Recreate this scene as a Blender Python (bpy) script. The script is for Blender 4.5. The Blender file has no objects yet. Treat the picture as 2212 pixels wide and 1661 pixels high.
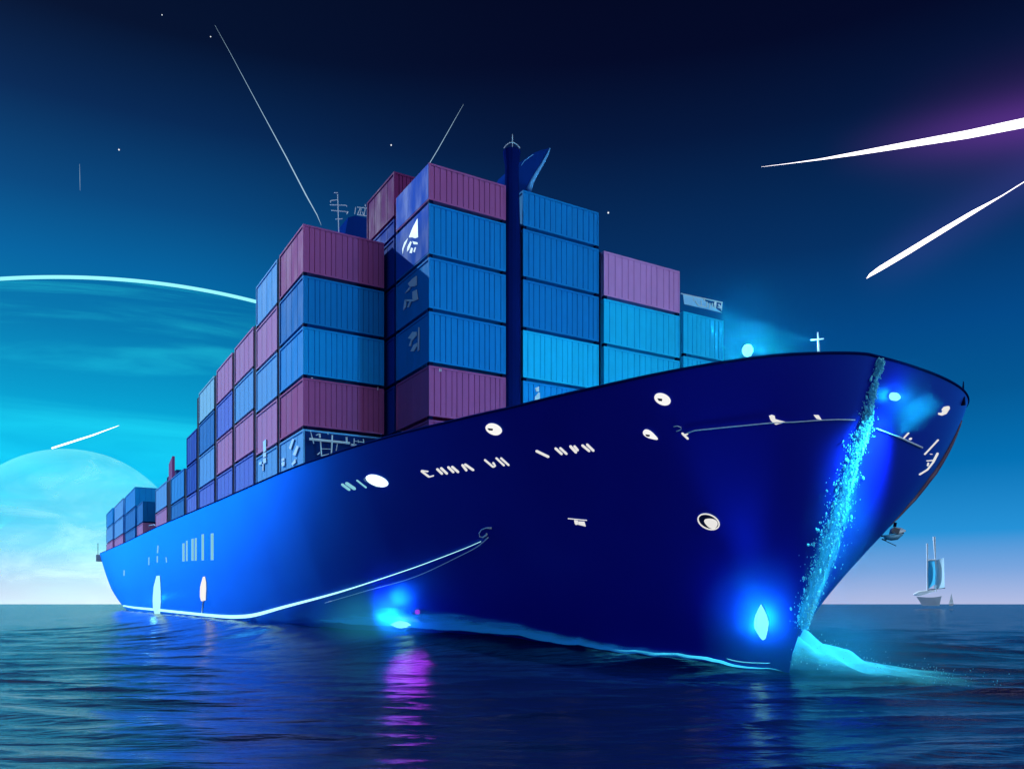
import bpy, bmesh, math, random
import numpy as np
from mathutils import Vector, Matrix
from mathutils.bvhtree import BVHTree
random.seed(7); rng = np.random.default_rng(7)
sc = bpy.context.scene
COL = sc.collection

def lin(c):
    c = c / 255.0
    return c / 12.92 if c <= 0.04045 else ((c + 0.055) / 1.055) ** 2.4
def srgb(r, g, b): return (lin(r), lin(g), lin(b), 1.0)

# ------------------------------------------------------------------ camera
CAMZ = 2.515
FPX, CX, HY = 1778.0, 1106.0, 1304.0            # measured on the photograph, 2212 px wide
cam = bpy.data.cameras.new('camera'); cam_o = bpy.data.objects.new('camera', cam); COL.objects.link(cam_o)
cam_o.location = (0, 0, CAMZ); cam_o.rotation_euler = (math.radians(90), 0, 0)
cam.sensor_width = 36; cam.lens = 36 * FPX / 2212
cam.shift_y = (HY - 830.5) / 2212
cam.clip_start = 0.1; cam.clip_end = 400000
sc.camera = cam_o

# ------------------------------------------------------------------ render settings
sc.view_settings.view_transform = 'Standard'; sc.view_settings.look = 'None'
sc.view_settings.exposure = 0.0; sc.view_settings.gamma = 1.0
sc.cycles.use_denoising = True
sc.cycles.max_bounces = 8; sc.cycles.transparent_max_bounces = 24
sc.cycles.volume_bounces = 0
sc.cycles.volume_step_rate = 0.4
sc.cycles.sample_clamp_indirect = 4.0

def pdir(px, py): return Vector(((px - CX) / FPX, 1.0, (HY - py) / FPX))
def at(px, py, Y):
    d = pdir(px, py); return Vector((d.x * Y, Y, CAMZ + d.z * Y))

# ------------------------------------------------------------------ sun
SUN = Vector((-0.70, 0.50, 0.54)).normalized()
sl = bpy.data.lights.new('sun', 'SUN'); sl.energy = 4.6; sl.angle = math.radians(0.5); sl.color = (0.70, 0.90, 1.0)
so = bpy.data.objects.new('sun', sl); COL.objects.link(so)
so.rotation_euler = SUN.to_track_quat('Z', 'Y').to_euler()

# ------------------------------------------------------------------ world: twilight sky
W = bpy.data.worlds.new('World'); sc.world = W; W.use_nodes = True
nt = W.node_tree; nt.nodes.clear()
class G:
    """small node-building helper"""
    def __init__(s, nt): s.nt = nt
    def n(s, t, **k):
        x = s.nt.nodes.new(t)
        for a, b in k.items(): setattr(x, a, b)
        return x
    def l(s, a, b): s.nt.links.new(a, b)
    def put(s, sock, v):
        if isinstance(v, bpy.types.NodeSocket): s.l(v, sock)
        else: sock.default_value = v
    def m(s, op, a, b=0.0, c=None, clamp=False):
        x = s.n('ShaderNodeMath', operation=op, use_clamp=clamp)
        s.put(x.inputs[0], a); s.put(x.inputs[1], b)
        if c is not None: s.put(x.inputs[2], c)
        return x.outputs[0]
    def dot(s, a, v):
        x = s.n('ShaderNodeVectorMath', operation='DOT_PRODUCT'); s.put(x.inputs[0], a); s.put(x.inputs[1], v)
        return x.outputs['Value']
    def mr(s, v, a, b, c=0.0, d=1.0, smooth=True):
        x = s.n('ShaderNodeMapRange', interpolation_type='SMOOTHSTEP' if smooth else 'LINEAR')
        for i, q in enumerate((v, a, b, c, d)): s.put(x.inputs[i], q)
        return x.outputs[0]
    def ramp(s, fac, stops, interp='LINEAR'):
        x = s.n('ShaderNodeValToRGB'); r = x.color_ramp; r.interpolation = interp
        while len(r.elements) < len(stops): r.elements.new(0.5)
        for e, (p, c) in zip(r.elements, stops):
            e.position = p; e.color = c
        s.put(x.inputs[0], fac); return x.outputs[0]
    def mix(s, f, a, b, blend='MIX'):
        x = s.n('ShaderNodeMix', data_type='RGBA', blend_type=blend)
        s.put(x.inputs[0], f); s.put(x.inputs[6], a); s.put(x.inputs[7], b)
        return x.outputs[2]
    def gauss(s, d, w):
        q = s.m('DIVIDE', d, w); q = s.m('MULTIPLY', q, q); q = s.m('MULTIPLY', q, -1.0)
        return s.m('EXPONENT', q)
g = G(nt)
tc = g.n('ShaderNodeTexCoord')
nrm = g.n('ShaderNodeVectorMath', operation='NORMALIZE'); g.l(tc.outputs['Generated'], nrm.inputs[0])
D = nrm.outputs[0]
sep = g.n('ShaderNodeSeparateXYZ'); g.l(D, sep.inputs[0])
az = g.m('MULTIPLY', g.m('ARCTAN2', sep.outputs[0], sep.outputs[1]), 180 / math.pi)
el = g.m('MAXIMUM', sep.outputs[2], 0.0)
left = g.ramp(el, [(0, srgb(205, 204, 238)), (.022, srgb(178, 192, 235)), (.05, srgb(112, 176, 234)), (.085, srgb(40, 178, 236)), (.14, srgb(0, 188, 240)),
                   (.18, srgb(0, 178, 226)), (.225, srgb(0, 153, 204)), (.285, srgb(0, 122, 178)), (.347, srgb(0, 100, 162)), (.406, srgb(3, 72, 128)),
                   (.477, srgb(3, 40, 86)), (.54, srgb(1, 16, 48)), (.7, srgb(1, 6, 28)), (1, srgb(0, 3, 16))])
right = g.ramp(el, [(0, srgb(180, 190, 228)), (.037, srgb(122, 166, 223)), (.077, srgb(36, 146, 216)), (.15, srgb(0, 113, 181)), (.222, srgb(0, 87, 148)),
                    (.29, srgb(0, 72, 136)), (.375, srgb(3, 48, 100)), (.485, srgb(3, 23, 62)), (.548, srgb(2, 8, 40)), (.7, srgb(1, 4, 24)), (1, srgb(0, 2, 14))])
sky = g.mix(g.mr(az, -24.0, 6.0), left, right)
# the sky away from the frame: a bright band over the left horizon, dark night behind the camera
band = g.m('MULTIPLY', g.m('MULTIPLY', g.gauss(g.m('ADD', az, 60.0), 16.0), g.mr(az, -43.0, -32.0, 1.0, 0.0)), g.gauss(g.m('SUBTRACT', el, 0.08), 0.16))
aa = g.m('ABSOLUTE', az)
night = g.mr(aa, 62.0, 95.0, 1.0, 0.3)
sky = g.mix(1.0, sky, night, 'MULTIPLY')
def addc(base, fac, col):
    return g.mix(1.0, base, g.mix(fac, (0, 0, 0, 1), col), 'ADD')
sky = addc(sky, band, (0.05, 3.9, 13.0, 1))
# glow added to the unseen sky behind right, to light the container fronts
front_glow = g.m('MULTIPLY', g.gauss(g.m('SUBTRACT', aa, 128.0), 32.0), g.m('MULTIPLY', g.gauss(g.m('SUBTRACT', el, 0.25), 0.45), g.m('GREATER_THAN', az, 0.0)))
sky = addc(sky, front_glow, (1.55, 2.15, 2.65, 1))
fill = g.m('MULTIPLY', g.gauss(g.m('ADD', az, 122.0), 30.0), g.gauss(g.m('SUBTRACT', el, 0.3), 0.4))
sky = addc(sky, fill, (0.08, 0.30, 0.70, 1))
# purple airglow round the two meteor trails
def trail_glow(base, p, q, w, col, a0, a1):
    d1, d2 = pdir(*p).normalized(), pdir(*q).normalized()
    n_ = d1.cross(d2).normalized(); e = (d2 - d1).normalized()
    t = g.dot(D, tuple(n_)); al = g.dot(D, tuple(e))
    A0, A1 = d1.lerp(d2, a0).normalized().dot(e), d1.lerp(d2, a1).normalized().dot(e)
    k = g.m('MULTIPLY', g.gauss(t, w), g.mr(al, A0, A1))
    k = g.m('MULTIPLY', k, g.m('GREATER_THAN', sep.outputs[1], 0.0))
    return addc(base, k, col)
sky = trail_glow(sky, (1650, 360), (2212, 265), 0.042, (0.034, 0.002, 0.046, 1), 0.35, 1.25)
sky = trail_glow(sky, (1650, 360), (2212, 265), 0.020, (0.055, 0.010, 0.11, 1), 0.2, 1.0)
sky = trail_glow(sky, (2212, 395), (1872, 602), 0.022, (0.010, 0.006, 0.045, 1), 1.15, 0.55)
nish = g.n('ShaderNodeTexSky', sky_type='NISHITA'); nish.sun_disc = False
nish.sun_elevation = math.asin(SUN.z); nish.sun_rotation = math.atan2(SUN.x, SUN.y)
sky = g.mix(1.0, sky, g.mix(0.0004, (0, 0, 0, 1), nish.outputs[0]), 'ADD')
bg = g.n('ShaderNodeBackground'); g.l(sky, bg.inputs[0]); bg.inputs[1].default_value = 1.0
wo = g.n('ShaderNodeOutputWorld'); g.l(bg.outputs[0], wo.inputs[0])

# ------------------------------------------------------------------ ship frame: u towards the bow, v to port, z up
OX, OY = -10.66, 42.0
SU, CU = 0.511, 0.8596
V0 = 11.75
SHIP_ROT = math.atan2(-CU, SU)
def P(u, v, z): return Vector((OX + SU * u + CU * v, OY - CU * u + SU * v, z))
def uv_of(x, y):
    dx, dy = x - OX, y - OY
    return SU * dx - CU * dy, CU * dx + SU * dy
def on_u(px, py, u):      # where the line of sight meets the plane u = const
    d = pdir(px, py); t = (u + SU * OX - CU * OY) / (SU * d.x - CU * d.y)
    return Vector((d.x * t, d.y * t, CAMZ + d.z * t))
def on_v(px, py, v):
    d = pdir(px, py); t = (v + CU * OX + SU * OY) / (CU * d.x + SU * d.y)
    return Vector((d.x * t, d.y * t, CAMZ + d.z * t))

# ------------------------------------------------------------------ object helpers
def tag(o, label=None, cat=None, group=None, kind=None):
    if label: o['label'] = label
    if cat: o['category'] = cat
    if group: o['group'] = group
    if kind: o['kind'] = kind
    return o
def empty(name, loc=(0, 0, 0), rz=0.0):
    o = bpy.data.objects.new(name, None); COL.objects.link(o); o.location = loc; o.rotation_euler = (0, 0, rz)
    o.empty_display_size = 0.3
    return o
def link(name, me, mat, parent=None, smooth=False):
    o = bpy.data.objects.new(name, me); COL.objects.link(o)
    if mat: me.materials.append(mat)
    if parent:
        o.parent = parent
        bpy.context.view_layer.update()
        o.matrix_parent_inverse = parent.matrix_world.inverted()
    if smooth:
        for p in me.polygons: p.use_smooth = True
    return o
def mesh(name, vs, fs):
    me = bpy.data.meshes.new(name); me.from_pydata([tuple(v) for v in vs], [], fs); me.update()
    bm = bmesh.new(); bm.from_mesh(me); bmesh.ops.recalc_face_normals(bm, faces=bm.faces); bm.to_mesh(me); bm.free()
    return me
class MB:
    """collects simple shapes into ONE mesh"""
    def __init__(s): s.v = []; s.f = []
    def add(s, vs, fs):
        b = len(s.v); s.v += [Vector(q) for q in vs]; s.f += [tuple(i + b for i in f) for f in fs]; return s
    def box(s, a, b, X=None):
        vs = [Vector((x, y, z)) for x in (a[0], b[0]) for y in (a[1], b[1]) for z in (a[2], b[2])]
        if X: vs = [X(q) for q in vs]
        return s.add(vs, [(0, 1, 3, 2), (4, 6, 7, 5), (0, 4, 5, 1), (2, 3, 7, 6), (0, 2, 6, 4), (1, 5, 7, 3)])
    def tube(s, pts, r, n=8, cap=True):
        pts = [Vector(p) for p in pts]; rs = r if isinstance(r, (list, tuple)) else [r] * len(pts)
        b = len(s.v); k = len(pts)
        for i, p in enumerate(pts):
            t = (pts[min(i + 1, k - 1)] - pts[max(i - 1, 0)]).normalized()
            a = t.cross(Vector((0, 0, 1)))
            if a.length < 0.05: a = t.cross(Vector((1, 0, 0)))
            a.normalize(); c = t.cross(a)
            for j in range(n):
                w = 2 * math.pi * j / n
                s.v.append(p + (a * math.cos(w) + c * math.sin(w)) * rs[i])
        for i in range(k - 1):
            for j in range(n):
                s.f.append((b + i * n + j, b + i * n + (j + 1) % n, b + (i + 1) * n + (j + 1) % n, b + (i + 1) * n + j))
        if cap:
            s.f.append(tuple(b + j for j in range(n))[::-1]); s.f.append(tuple(b + (k - 1) * n + j for j in range(n)))
        return s
    def prism(s, front, back):
        b = len(s.v); n = len(front); s.v += [Vector(q) for q in front] + [Vector(q) for q in back]
        s.f.append(tuple(range(b, b + n))); s.f.append(tuple(range(b + n, b + 2 * n))[::-1])
        for i in range(n):
            j = (i + 1) % n; s.f.append((b + i, b + n + i, b + n + j, b + j))
        return s
    def lathe(s, c, prof, n=24, axis=None):
        b = len(s.v); M = axis or Matrix.Identity(3)
        for r, h in prof:
            for j in range(n):
                w = 2 * math.pi * j / n
                s.v.append(Vector(c) + M @ Vector((r * math.cos(w), r * math.sin(w), h)))
        for i in range(len(prof) - 1):
            for j in range(n):
                s.f.append((b + i * n + j, b + i * n + (j + 1) % n, b + (i + 1) * n + (j + 1) % n, b + (i + 1) * n + j))
        s.f.append(tuple(b + j for j in range(n))[::-1]); s.f.append(tuple(b + (len(prof) - 1) * n + j for j in range(n)))
        return s
    def build(s, name, mat, parent=None, smooth=False):
        return link(name, mesh(name, s.v, s.f), mat, parent, smooth)

# ------------------------------------------------------------------ materials
def principled(name, base, rough=0.5, metal=0.0, spec=0.5, noise=None, bump=0.0, coat=0.0, ior=None):
    m = bpy.data.materials.new(name); m.use_nodes = True; t = m.node_tree; b = t.nodes['Principled BSDF']
    b.inputs['Base Color'].default_value = (*base[:3], 1); b.inputs['Roughness'].default_value = rough
    b.inputs['Metallic'].default_value = metal; b.inputs['Specular IOR Level'].default_value = spec
    b.inputs['Coat Weight'].default_value = coat; b.inputs['Coat Roughness'].default_value = 0.12
    if ior: b.inputs['IOR'].default_value = ior
    q = G(t)
    if noise:
        sc_, amt = noise
        c = q.n('ShaderNodeTexCoord'); mp = q.n('ShaderNodeMapping'); q.l(c.outputs['Object'], mp.inputs[0])
        mp.inputs['Scale'].default_value = (sc_, sc_, sc_ * 0.35)
        n = q.n('ShaderNodeTexNoise'); q.l(mp.outputs[0], n.inputs['Vector']); n.inputs['Scale'].default_value = 1.0
        n.inputs['Detail'].default_value = 6; n.inputs['Roughness'].default_value = 0.65
        f = q.mr(n.outputs[0], 0.25, 0.75, 1 - amt, 1 + amt * 0.6, smooth=False)
        q.l(q.mix(1.0, (*base[:3], 1), f, 'MULTIPLY'), b.inputs['Base Color'])
        q.l(q.mr(n.outputs[0], 0.3, 0.7, rough * 0.8, min(1, rough * 1.25)), b.inputs['Roughness'])
        if bump:
            bp = q.n('ShaderNodeBump'); bp.inputs['Strength'].default_value = bump; bp.inputs['Distance'].default_value = 0.03
            q.l(n.outputs[0], bp.inputs['Height']); q.l(bp.outputs[0], b.inputs['Normal'])
    return m
def emission(name, col, strength):
    m = bpy.data.materials.new(name); m.use_nodes = True; t = m.node_tree; t.nodes.clear(); q = G(t)
    e = q.n('ShaderNodeEmission'); e.inputs[0].default_value = (*col[:3], 1); e.inputs[1].default_value = strength
    o = q.n('ShaderNodeOutputMaterial'); q.l(e.outputs[0], o.inputs[0]); return m

M = {}
def hull_paint():
    # metallic blue ship paint: a dark body under a blue tinted gloss
    m = bpy.data.materials.new('hull_paint'); m.use_nodes = True; t = m.node_tree; t.nodes.clear(); q = G(t)
    c = q.n('ShaderNodeTexCoord'); mp = q.n('ShaderNodeMapping'); q.l(c.outputs['Object'], mp.inputs[0]); mp.inputs['Scale'].default_value = (.25, .25, .12)
    nz = q.n('ShaderNodeTexNoise'); q.l(mp.outputs[0], nz.inputs['Vector']); nz.inputs['Scale'].default_value = 1; nz.inputs['Detail'].default_value = 5
    d = q.n('ShaderNodeBsdfDiffuse'); q.l(q.mix(nz.outputs[0], (0.009, 0.005, 0.30, 1), (0.012, 0.007, 0.40, 1)), d.inputs[0])
    gl = q.n('ShaderNodeBsdfAnisotropic'); gl.inputs['Color'].default_value = (0.05, 0.43, 1.0, 1)
    q.l(q.mr(nz.outputs[0], .3, .7, .37, .42), gl.inputs['Roughness'])
    fr = q.n('ShaderNodeFresnel'); fr.inputs[0].default_value = 1.75
    mx = q.n('ShaderNodeMixShader'); q.l(fr.outputs[0], mx.inputs[0]); q.l(d.outputs[0], mx.inputs[1]); q.l(gl.outputs[0], mx.inputs[2])
    o = q.n('ShaderNodeOutputMaterial'); q.l(mx.outputs[0], o.inputs[0]); return m
M['hull'] = hull_paint()
M['boot'] = principled('boot_paint', (0.10, 0.008, 0.06), 0.4, noise=(0.3, 0.2))
M['deck'] = principled('deck_paint', (0.01, 0.03, 0.10), 0.6, noise=(0.5, 0.2))
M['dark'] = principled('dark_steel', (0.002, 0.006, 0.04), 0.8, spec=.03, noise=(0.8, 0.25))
M['tower'] = principled('tower_paint', (0.002, 0.010, 0.10), 0.95, spec=.0, noise=(0.8, 0.2))
M['funnel'] = principled('funnel_paint', (0.003, 0.03, 0.20), 0.95, spec=.0, noise=(0.8, 0.15))
M['white'] = principled('white_paint', (0.80, 0.80, 0.82), 0.45, noise=(2.0, 0.08))
M['marking'] = emission('glowing_white_marking', (0.95, 0.93, 0.90), 0.85)  # glow added to white letters and fittings that are no lamps
M['glow_pale'] = emission('glowing_pale_marking', (0.30, 0.78, 0.95), .75)  # glow added to pale letters, draught marks and side windows
M['port_glow'] = emission('glowing_white_port', (1.0, 0.98, 0.96), 0.95)  # glow added to the white porthole ovals; also serves the second blade lamp
M['pale'] = principled('pale_blue_paint', (0.30, 0.62, 0.85), 0.4)
M['window'] = principled('window_glass', (0.006, 0.012, 0.05), 0.15)
M['rope'] = principled('white_rope', (0.75, 0.75, 0.80), 0.7)
PAINT = {
    'mauve': (0.47, 0.10, 0.28), 'dark mauve': (0.19, 0.03, 0.14), 'pink': (0.68, 0.27, 0.52), 'bright pink': (0.76, 0.28, 0.60), 'plum': (0.33, 0.07, 0.23),
    'blue': (0.008, 0.225, 0.58), 'deep blue': (0.006, 0.09, 0.50), 'sky blue': (0.010, 0.34, 0.78), 'light blue': (0.16, 0.47, 0.84), 'pale cyan': (0.36, 0.70, 0.84),
    'violet blue': (0.16, 0.24, 0.76), 'dark blue': (0.006, 0.045, 0.30), 'grey teal': (0.01, 0.07, 0.14), 'cyan': (0.015, 0.58, 0.92), 'navy': (0.006, 0.03, 0.16),
}
for k, c in PAINT.items():
    M[k] = principled(k.replace(' ', '_') + '_container_paint', c, 0.75, spec=0.04, noise=(0.9, 0.13), bump=0.03)
M['lamp'] = emission('cyan_lamp_glass', (0.24, 0.88, 0.97), 1.5)
M['lampw'] = emission('white_lamp_glass', (0.75, 0.95, 1.0), 1.8)
M['blade'] = emission('blade_lamp_glass', (0.45, 0.93, 1.0), 1.15)
M['strip'] = emission('light_strip_glass', (0.42, 0.92, 1.0), 1.5)
M['strip_added'] = emission('added_waterline_glow', (0.10, 0.72, 0.90), 1.0)
M['meteor'] = emission('meteor_light', (1.0, 0.93, 1.0), 3.0)
M['meteorc'] = emission('pale_meteor_light', (0.50, 0.78, 1.0), 0.75)
M['star'] = emission('star_light', (0.8, 0.85, 0.9), 1.2)

def point_light(name, loc, energy, col, radius, parent):
    l = bpy.data.lights.new(name, 'POINT'); l.energy = energy; l.color = col; l.shadow_soft_size = radius
    o = bpy.data.objects.new(name, l); COL.objects.link(o); o.location = loc
    if parent:
        o.parent = parent; bpy.context.view_layer.update(); o.matrix_parent_inverse = parent.matrix_world.inverted()
    return o

def spot_light(name, loc, target, energy, col, radius, cone, parent, blend=1.0):
    l = bpy.data.lights.new(name, 'SPOT'); l.energy = energy; l.color = col; l.shadow_soft_size = radius; l.spot_size = math.radians(cone); l.spot_blend = blend
    o = bpy.data.objects.new(name, l); COL.objects.link(o); o.location = loc
    o.rotation_euler = (Vector(loc) - Vector(target)).to_track_quat('Z', 'Y').to_euler()
    bpy.context.view_layer.update(); o.parent = parent; o.matrix_parent_inverse = parent.matrix_world.inverted()
    return o

# ------------------------------------------------------------------ the ship's hull
ship = empty('container_ship', P(-50, V0, 0))
tag(ship, 'huge glossy deep blue container ship whose bow lifts over the water', 'container ship')
ULEN = 146.2
def lerp_tab(x, tab):
    return float(np.interp(x, [a for a, b in tab], [b for a, b in tab]))
ZS = [(0, 11.46), (.1, 11.2), (.2, 10.94), (.3, 10.69), (.4, 10.53), (.5, 10.35), (.6, 10.06), (.7, 9.75), (.8, 9.5), (.83, 9.44), (.86, 9.41), (.89, 9.49), (.92, 9.61), (.94, 9.76), (.96, 10.07), (.98, 10.47), (.99, 10.65), (1, 10.73)]
ZP = [(0, 11.46), (.3, 10.69), (.6, 10.06), (.8, 9.5), (.9, 9.8), (.94, 10.3), (.965, 10.75), (.98, 10.9), (.99, 10.85), (1, 10.73)]
def b_star(s):
    u = -122 + s * ULEN; t = min(max((u + 5) / 29.2, 0), 1); return 12.25 * (1 - t ** 2.5) ** 0.7
def b_port(s):
    u = -122 + s * ULEN; t = min(max((u - 8) / 16.2, 0), 1); return 14.2 * (1 - t ** 4) ** 0.5
def b_wl(s):
    t = min(max((s - 0.63) / 0.37, 0), 1); b = 8.6 * max(0, 1 - t ** 1.6) ** 0.85
    if s < 0.35: b *= 0.55 + 0.45 * math.sin(s / 0.35 * math.pi / 2)
    return b
def pw(s): return lerp_tab(s, [(0, .36), (.3, .24), (.60, .24), (.72, .27), (.78, .33), (.83, .43), (.88, .60), (.93, .90), (1, 1.2)])
def hull_pt(s, k, side):
    zd = lerp_tab(s, ZS if side < 0 else ZP)
    bd = b_star(s) if side < 0 else b_port(s)
    kk = max(k, 0.0)
    f = kk ** pw(s)
    if side > 0:
        w = lerp_tab(s, [(.8, 0), (.95, 1)]); f = f * (1 - w) + w * (1 - (1 - min(kk, 1) ** 1.35) ** 2.1)
    b = b_wl(s) + (bd - b_wl(s)) * f
    ust = 20.9 + 3.3 * kk ** 1.1
    u0 = -122 + 5.0 * max(0.0, 0.45 - kk) / 0.45 * 1.2
    u = u0 + s * (ust - u0)
    # the fullness of the deck line belongs to its own u, so keep s as the deck fraction
    return P(u, V0 + side * b, zd * k)
svals = np.r_[np.linspace(0, .78, 60), np.linspace(.785, .95, 60), np.linspace(.952, .99, 40), 1 - np.linspace(.095, 0, 16) ** 2]
svals = np.unique(np.clip(svals, 0, 1))
kvals = np.r_[-0.2, -0.1, 0, 0.01, .03, .06, np.linspace(.1, 1, 37)]
def hull_mesh():
    vs, fs = [], []; ns, nk = len(svals), len(kvals)
    for side in (-1, 1):
        for s in svals:
            for k in kvals: vs.append(hull_pt(float(s), float(k), side))
    off = ns * nk
    for side in range(2):
        for i in range(ns - 1):
            for j in range(nk - 1):
                a = side * off + i * nk + j; q = (a, a + nk, a + nk + 1, a + 1)
                fs.append(q if side == 0 else q[::-1])
    for j in range(nk - 1): fs.append((j, j + 1, off + j + 1, off + j))         # transom
    return vs, fs
vs, fs = hull_mesh()
me = bpy.data.meshes.new('hull'); me.from_pydata([tuple(v) for v in vs], [], fs)
bm = bmesh.new(); bm.from_mesh(me); bmesh.ops.remove_doubles(bm, verts=bm.verts, dist=0.0005); bmesh.ops.recalc_face_normals(bm, faces=bm.faces); bm.to_mesh(me); bm.free()
hull = link('hull', me, M['hull'], ship, smooth=True)
mod = hull.modifiers.new('split', 'EDGE_SPLIT'); mod.split_angle = math.radians(50)
bvh = BVHTree.FromPolygons([v.co for v in me.vertices], [tuple(p.vertices) for p in me.polygons])
CAM = Vector((0, 0, CAMZ))
def on_hull(px, py, off=0.0):
    d = pdir(px, py).normalized()
    h, n, i, dist = bvh.ray_cast(CAM, d)
    if h is None: return None, None
    if n.dot(d) > 0: n = -n
    return h + n * off, n
# deck inside the bulwark
dv, df = [], []
for s in svals[:-3]:
    a, b = hull_pt(float(s), .90, -1), hull_pt(float(s), .90, 1)
    h = min(a.z, b.z)
    a = hull_pt(float(s), h / lerp_tab(s, ZS), -1); b = hull_pt(float(s), h / lerp_tab(s, ZP), 1)
    ca = a.lerp(b, 0.004); cb = b.lerp(a, 0.004); dv += [(ca.x, ca.y, h), (cb.x, cb.y, h)]
for i in range(len(svals) - 4): df.append((2 * i, 2 * i + 1, 2 * i + 3, 2 * i + 2))
link('deck', mesh('deck', dv, df), M['deck'], ship)
# bulwark cap rail along the deck edge, one per side
for side in (-1, 1):
    mb = MB(); mb.tube([hull_pt(float(s), 1, side) + Vector((0, 0, 0.02)) for s in svals], 0.05, 6)
    mb.build('cap_rail', M['tower'], ship, True)

# ------------------------------------------------------------------ water with the ship's own swell
def wl_v(u):
    s = (u + 122) / 142.9
    return V0 - b_wl(min(max(s, 0), 1))
us_ = np.linspace(-140, 24, 200); wlv_ = np.array([wl_v(u) for u in us_])
def swell(X, Y):
    dx, dy = X - OX, Y - OY
    u = SU * dx - CU * dy; v = CU * dx + SU * dy
    h = np.interp(u, [-190, -140, -100, -40, -18, -6, 2, 8, 13, 17, 21, 24], [0.5, 1.75, 1.65, 1.6, 1.55, 1.5, 1.4, 1.15, 0.72, 0.34, 0.04, 0.0])
    d = np.interp(u, us_, wlv_) - v
    wdt = np.interp(u, [-60, -10, 10, 20], [9.0, 6.5, 4.5, 2.5])
    side = np.where(d > 0, np.exp(-(d / wdt) ** 2), np.exp(-(np.maximum(-d - 16, 0) / 6.0) ** 2))
    return h * side
WV = [(4.6, .060, 8), (7.3, .085, -14), (11.5, .10, 20), (2.9, .036, -6), (1.9, .022, 16), (1.25, .012, -20), (0.8, .007, 10), (19, .10, -4)]
PH = rng.uniform(0, 6.28, 40)
def waves(X, Y, r):
    z = np.zeros_like(X)
    wx = X + 0.9 * np.sin(Y * .31 + .17 * X + 1) + 0.5 * np.sin(.8 * Y - .33 * X)
    wy = Y + 0.8 * np.sin(X * .23 + 2) + 0.35 * np.sin(X * .61 + .4 * Y)
    for i, (L, a, ang) in enumerate(WV):
        t = math.radians(ang); k = 2 * math.pi / L
        ph = k * (wy * math.cos(t) + wx * math.sin(t) * 0.9) + PH[i]
        amp = 0.55 + 0.45 * np.sin(X * .11 * (i + 1) * .6 + Y * .09 + PH[i + 10]) * np.sin(Y * .13 * (1 + .3 * i) - X * .05 + PH[i + 20])
        c = np.sin(ph); c = (1 - np.abs(c)) ** 1.5 * 2 - 0.85
        fade = np.clip(1.4 - r / (L * 32), 0, 1)
        z += a * amp * c * fade
    return z
def water():
    rs = np.r_[np.geomspace(2.0, 90, 430), np.geomspace(93, 9000, 110)]
    th = np.concatenate([np.linspace(-180, -48, 50, endpoint=False), np.linspace(-48, 48, 420, endpoint=False), np.linspace(48, 180, 50, endpoint=False)])
    R, T = np.meshgrid(rs, np.radians(th), indexing='ij')
    X = R * np.sin(T); Y = R * np.cos(T)
    Z = swell(X, Y) + waves(X, Y, R) * 0.72
    n, k = R.shape
    co = np.stack([X, Y, Z], -1).reshape(-1, 3)
    i, j = np.meshgrid(np.arange(n - 1), np.arange(k), indexing='ij'); j2 = (j + 1) % k
    q = np.stack([i * k + j, i * k + j2, (i + 1) * k + j2, (i + 1) * k + j], -1).reshape(-1, 4)
    co = np.vstack([co, [[0, 0, 0]]]); c = len(co) - 1
    me = bpy.data.meshes.new('sea')
    tri = [(c, (a + 1) % k, a) for a in range(k)]
    me.from_pydata(co.tolist(), [], q[:, ::-1].tolist() + tri); me.update()
    return me
def water_material():
    m = bpy.data.materials.new('sea_water'); m.use_nodes = True; t = m.node_tree; b = t.nodes['Principled BSDF']; q = G(t)
    b.inputs['Base Color'].default_value = (0.002, 0.009, 0.055, 1); b.inputs['IOR'].default_value = 1.333
    b.inputs['Roughness'].default_value = 0.21
    c = q.n('ShaderNodeNewGeometry'); mp = q.n('ShaderNodeMapping'); q.l(c.outputs['Position'], mp.inputs[0])
    mp.inputs['Scale'].default_value = (0.55, 1.9, 1.0); mp.inputs['Rotation'].default_value = (0, 0, math.radians(6))
    n1 = q.n('ShaderNodeTexNoise'); q.l(mp.outputs[0], n1.inputs['Vector']); n1.inputs['Scale'].default_value = 1.6; n1.inputs['Detail'].default_value = 5
    n1.inputs['Distortion'].default_value = 0.6
    n2 = q.n('ShaderNodeTexNoise'); q.l(mp.outputs[0], n2.inputs['Vector']); n2.inputs['Scale'].default_value = 0.22; n2.inputs['Detail'].default_value = 4
    h = q.m('ADD', q.m('MULTIPLY', n1.outputs[0], 0.10), q.m('MULTIPLY', n2.outputs[0], 0.55))
    bp = q.n('ShaderNodeBump'); bp.inputs['Strength'].default_value = 0.48; bp.inputs['Distance'].default_value = 1.0
    q.l(h, bp.inputs['Height']); q.l(bp.outputs[0], b.inputs['Normal'])
    return m
M['sea'] = water_material()
sea = link('sea', water(), M['sea'], None, smooth=True); tag(sea, 'dark blue rippled sea reaching the horizon', kind='structure')

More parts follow.
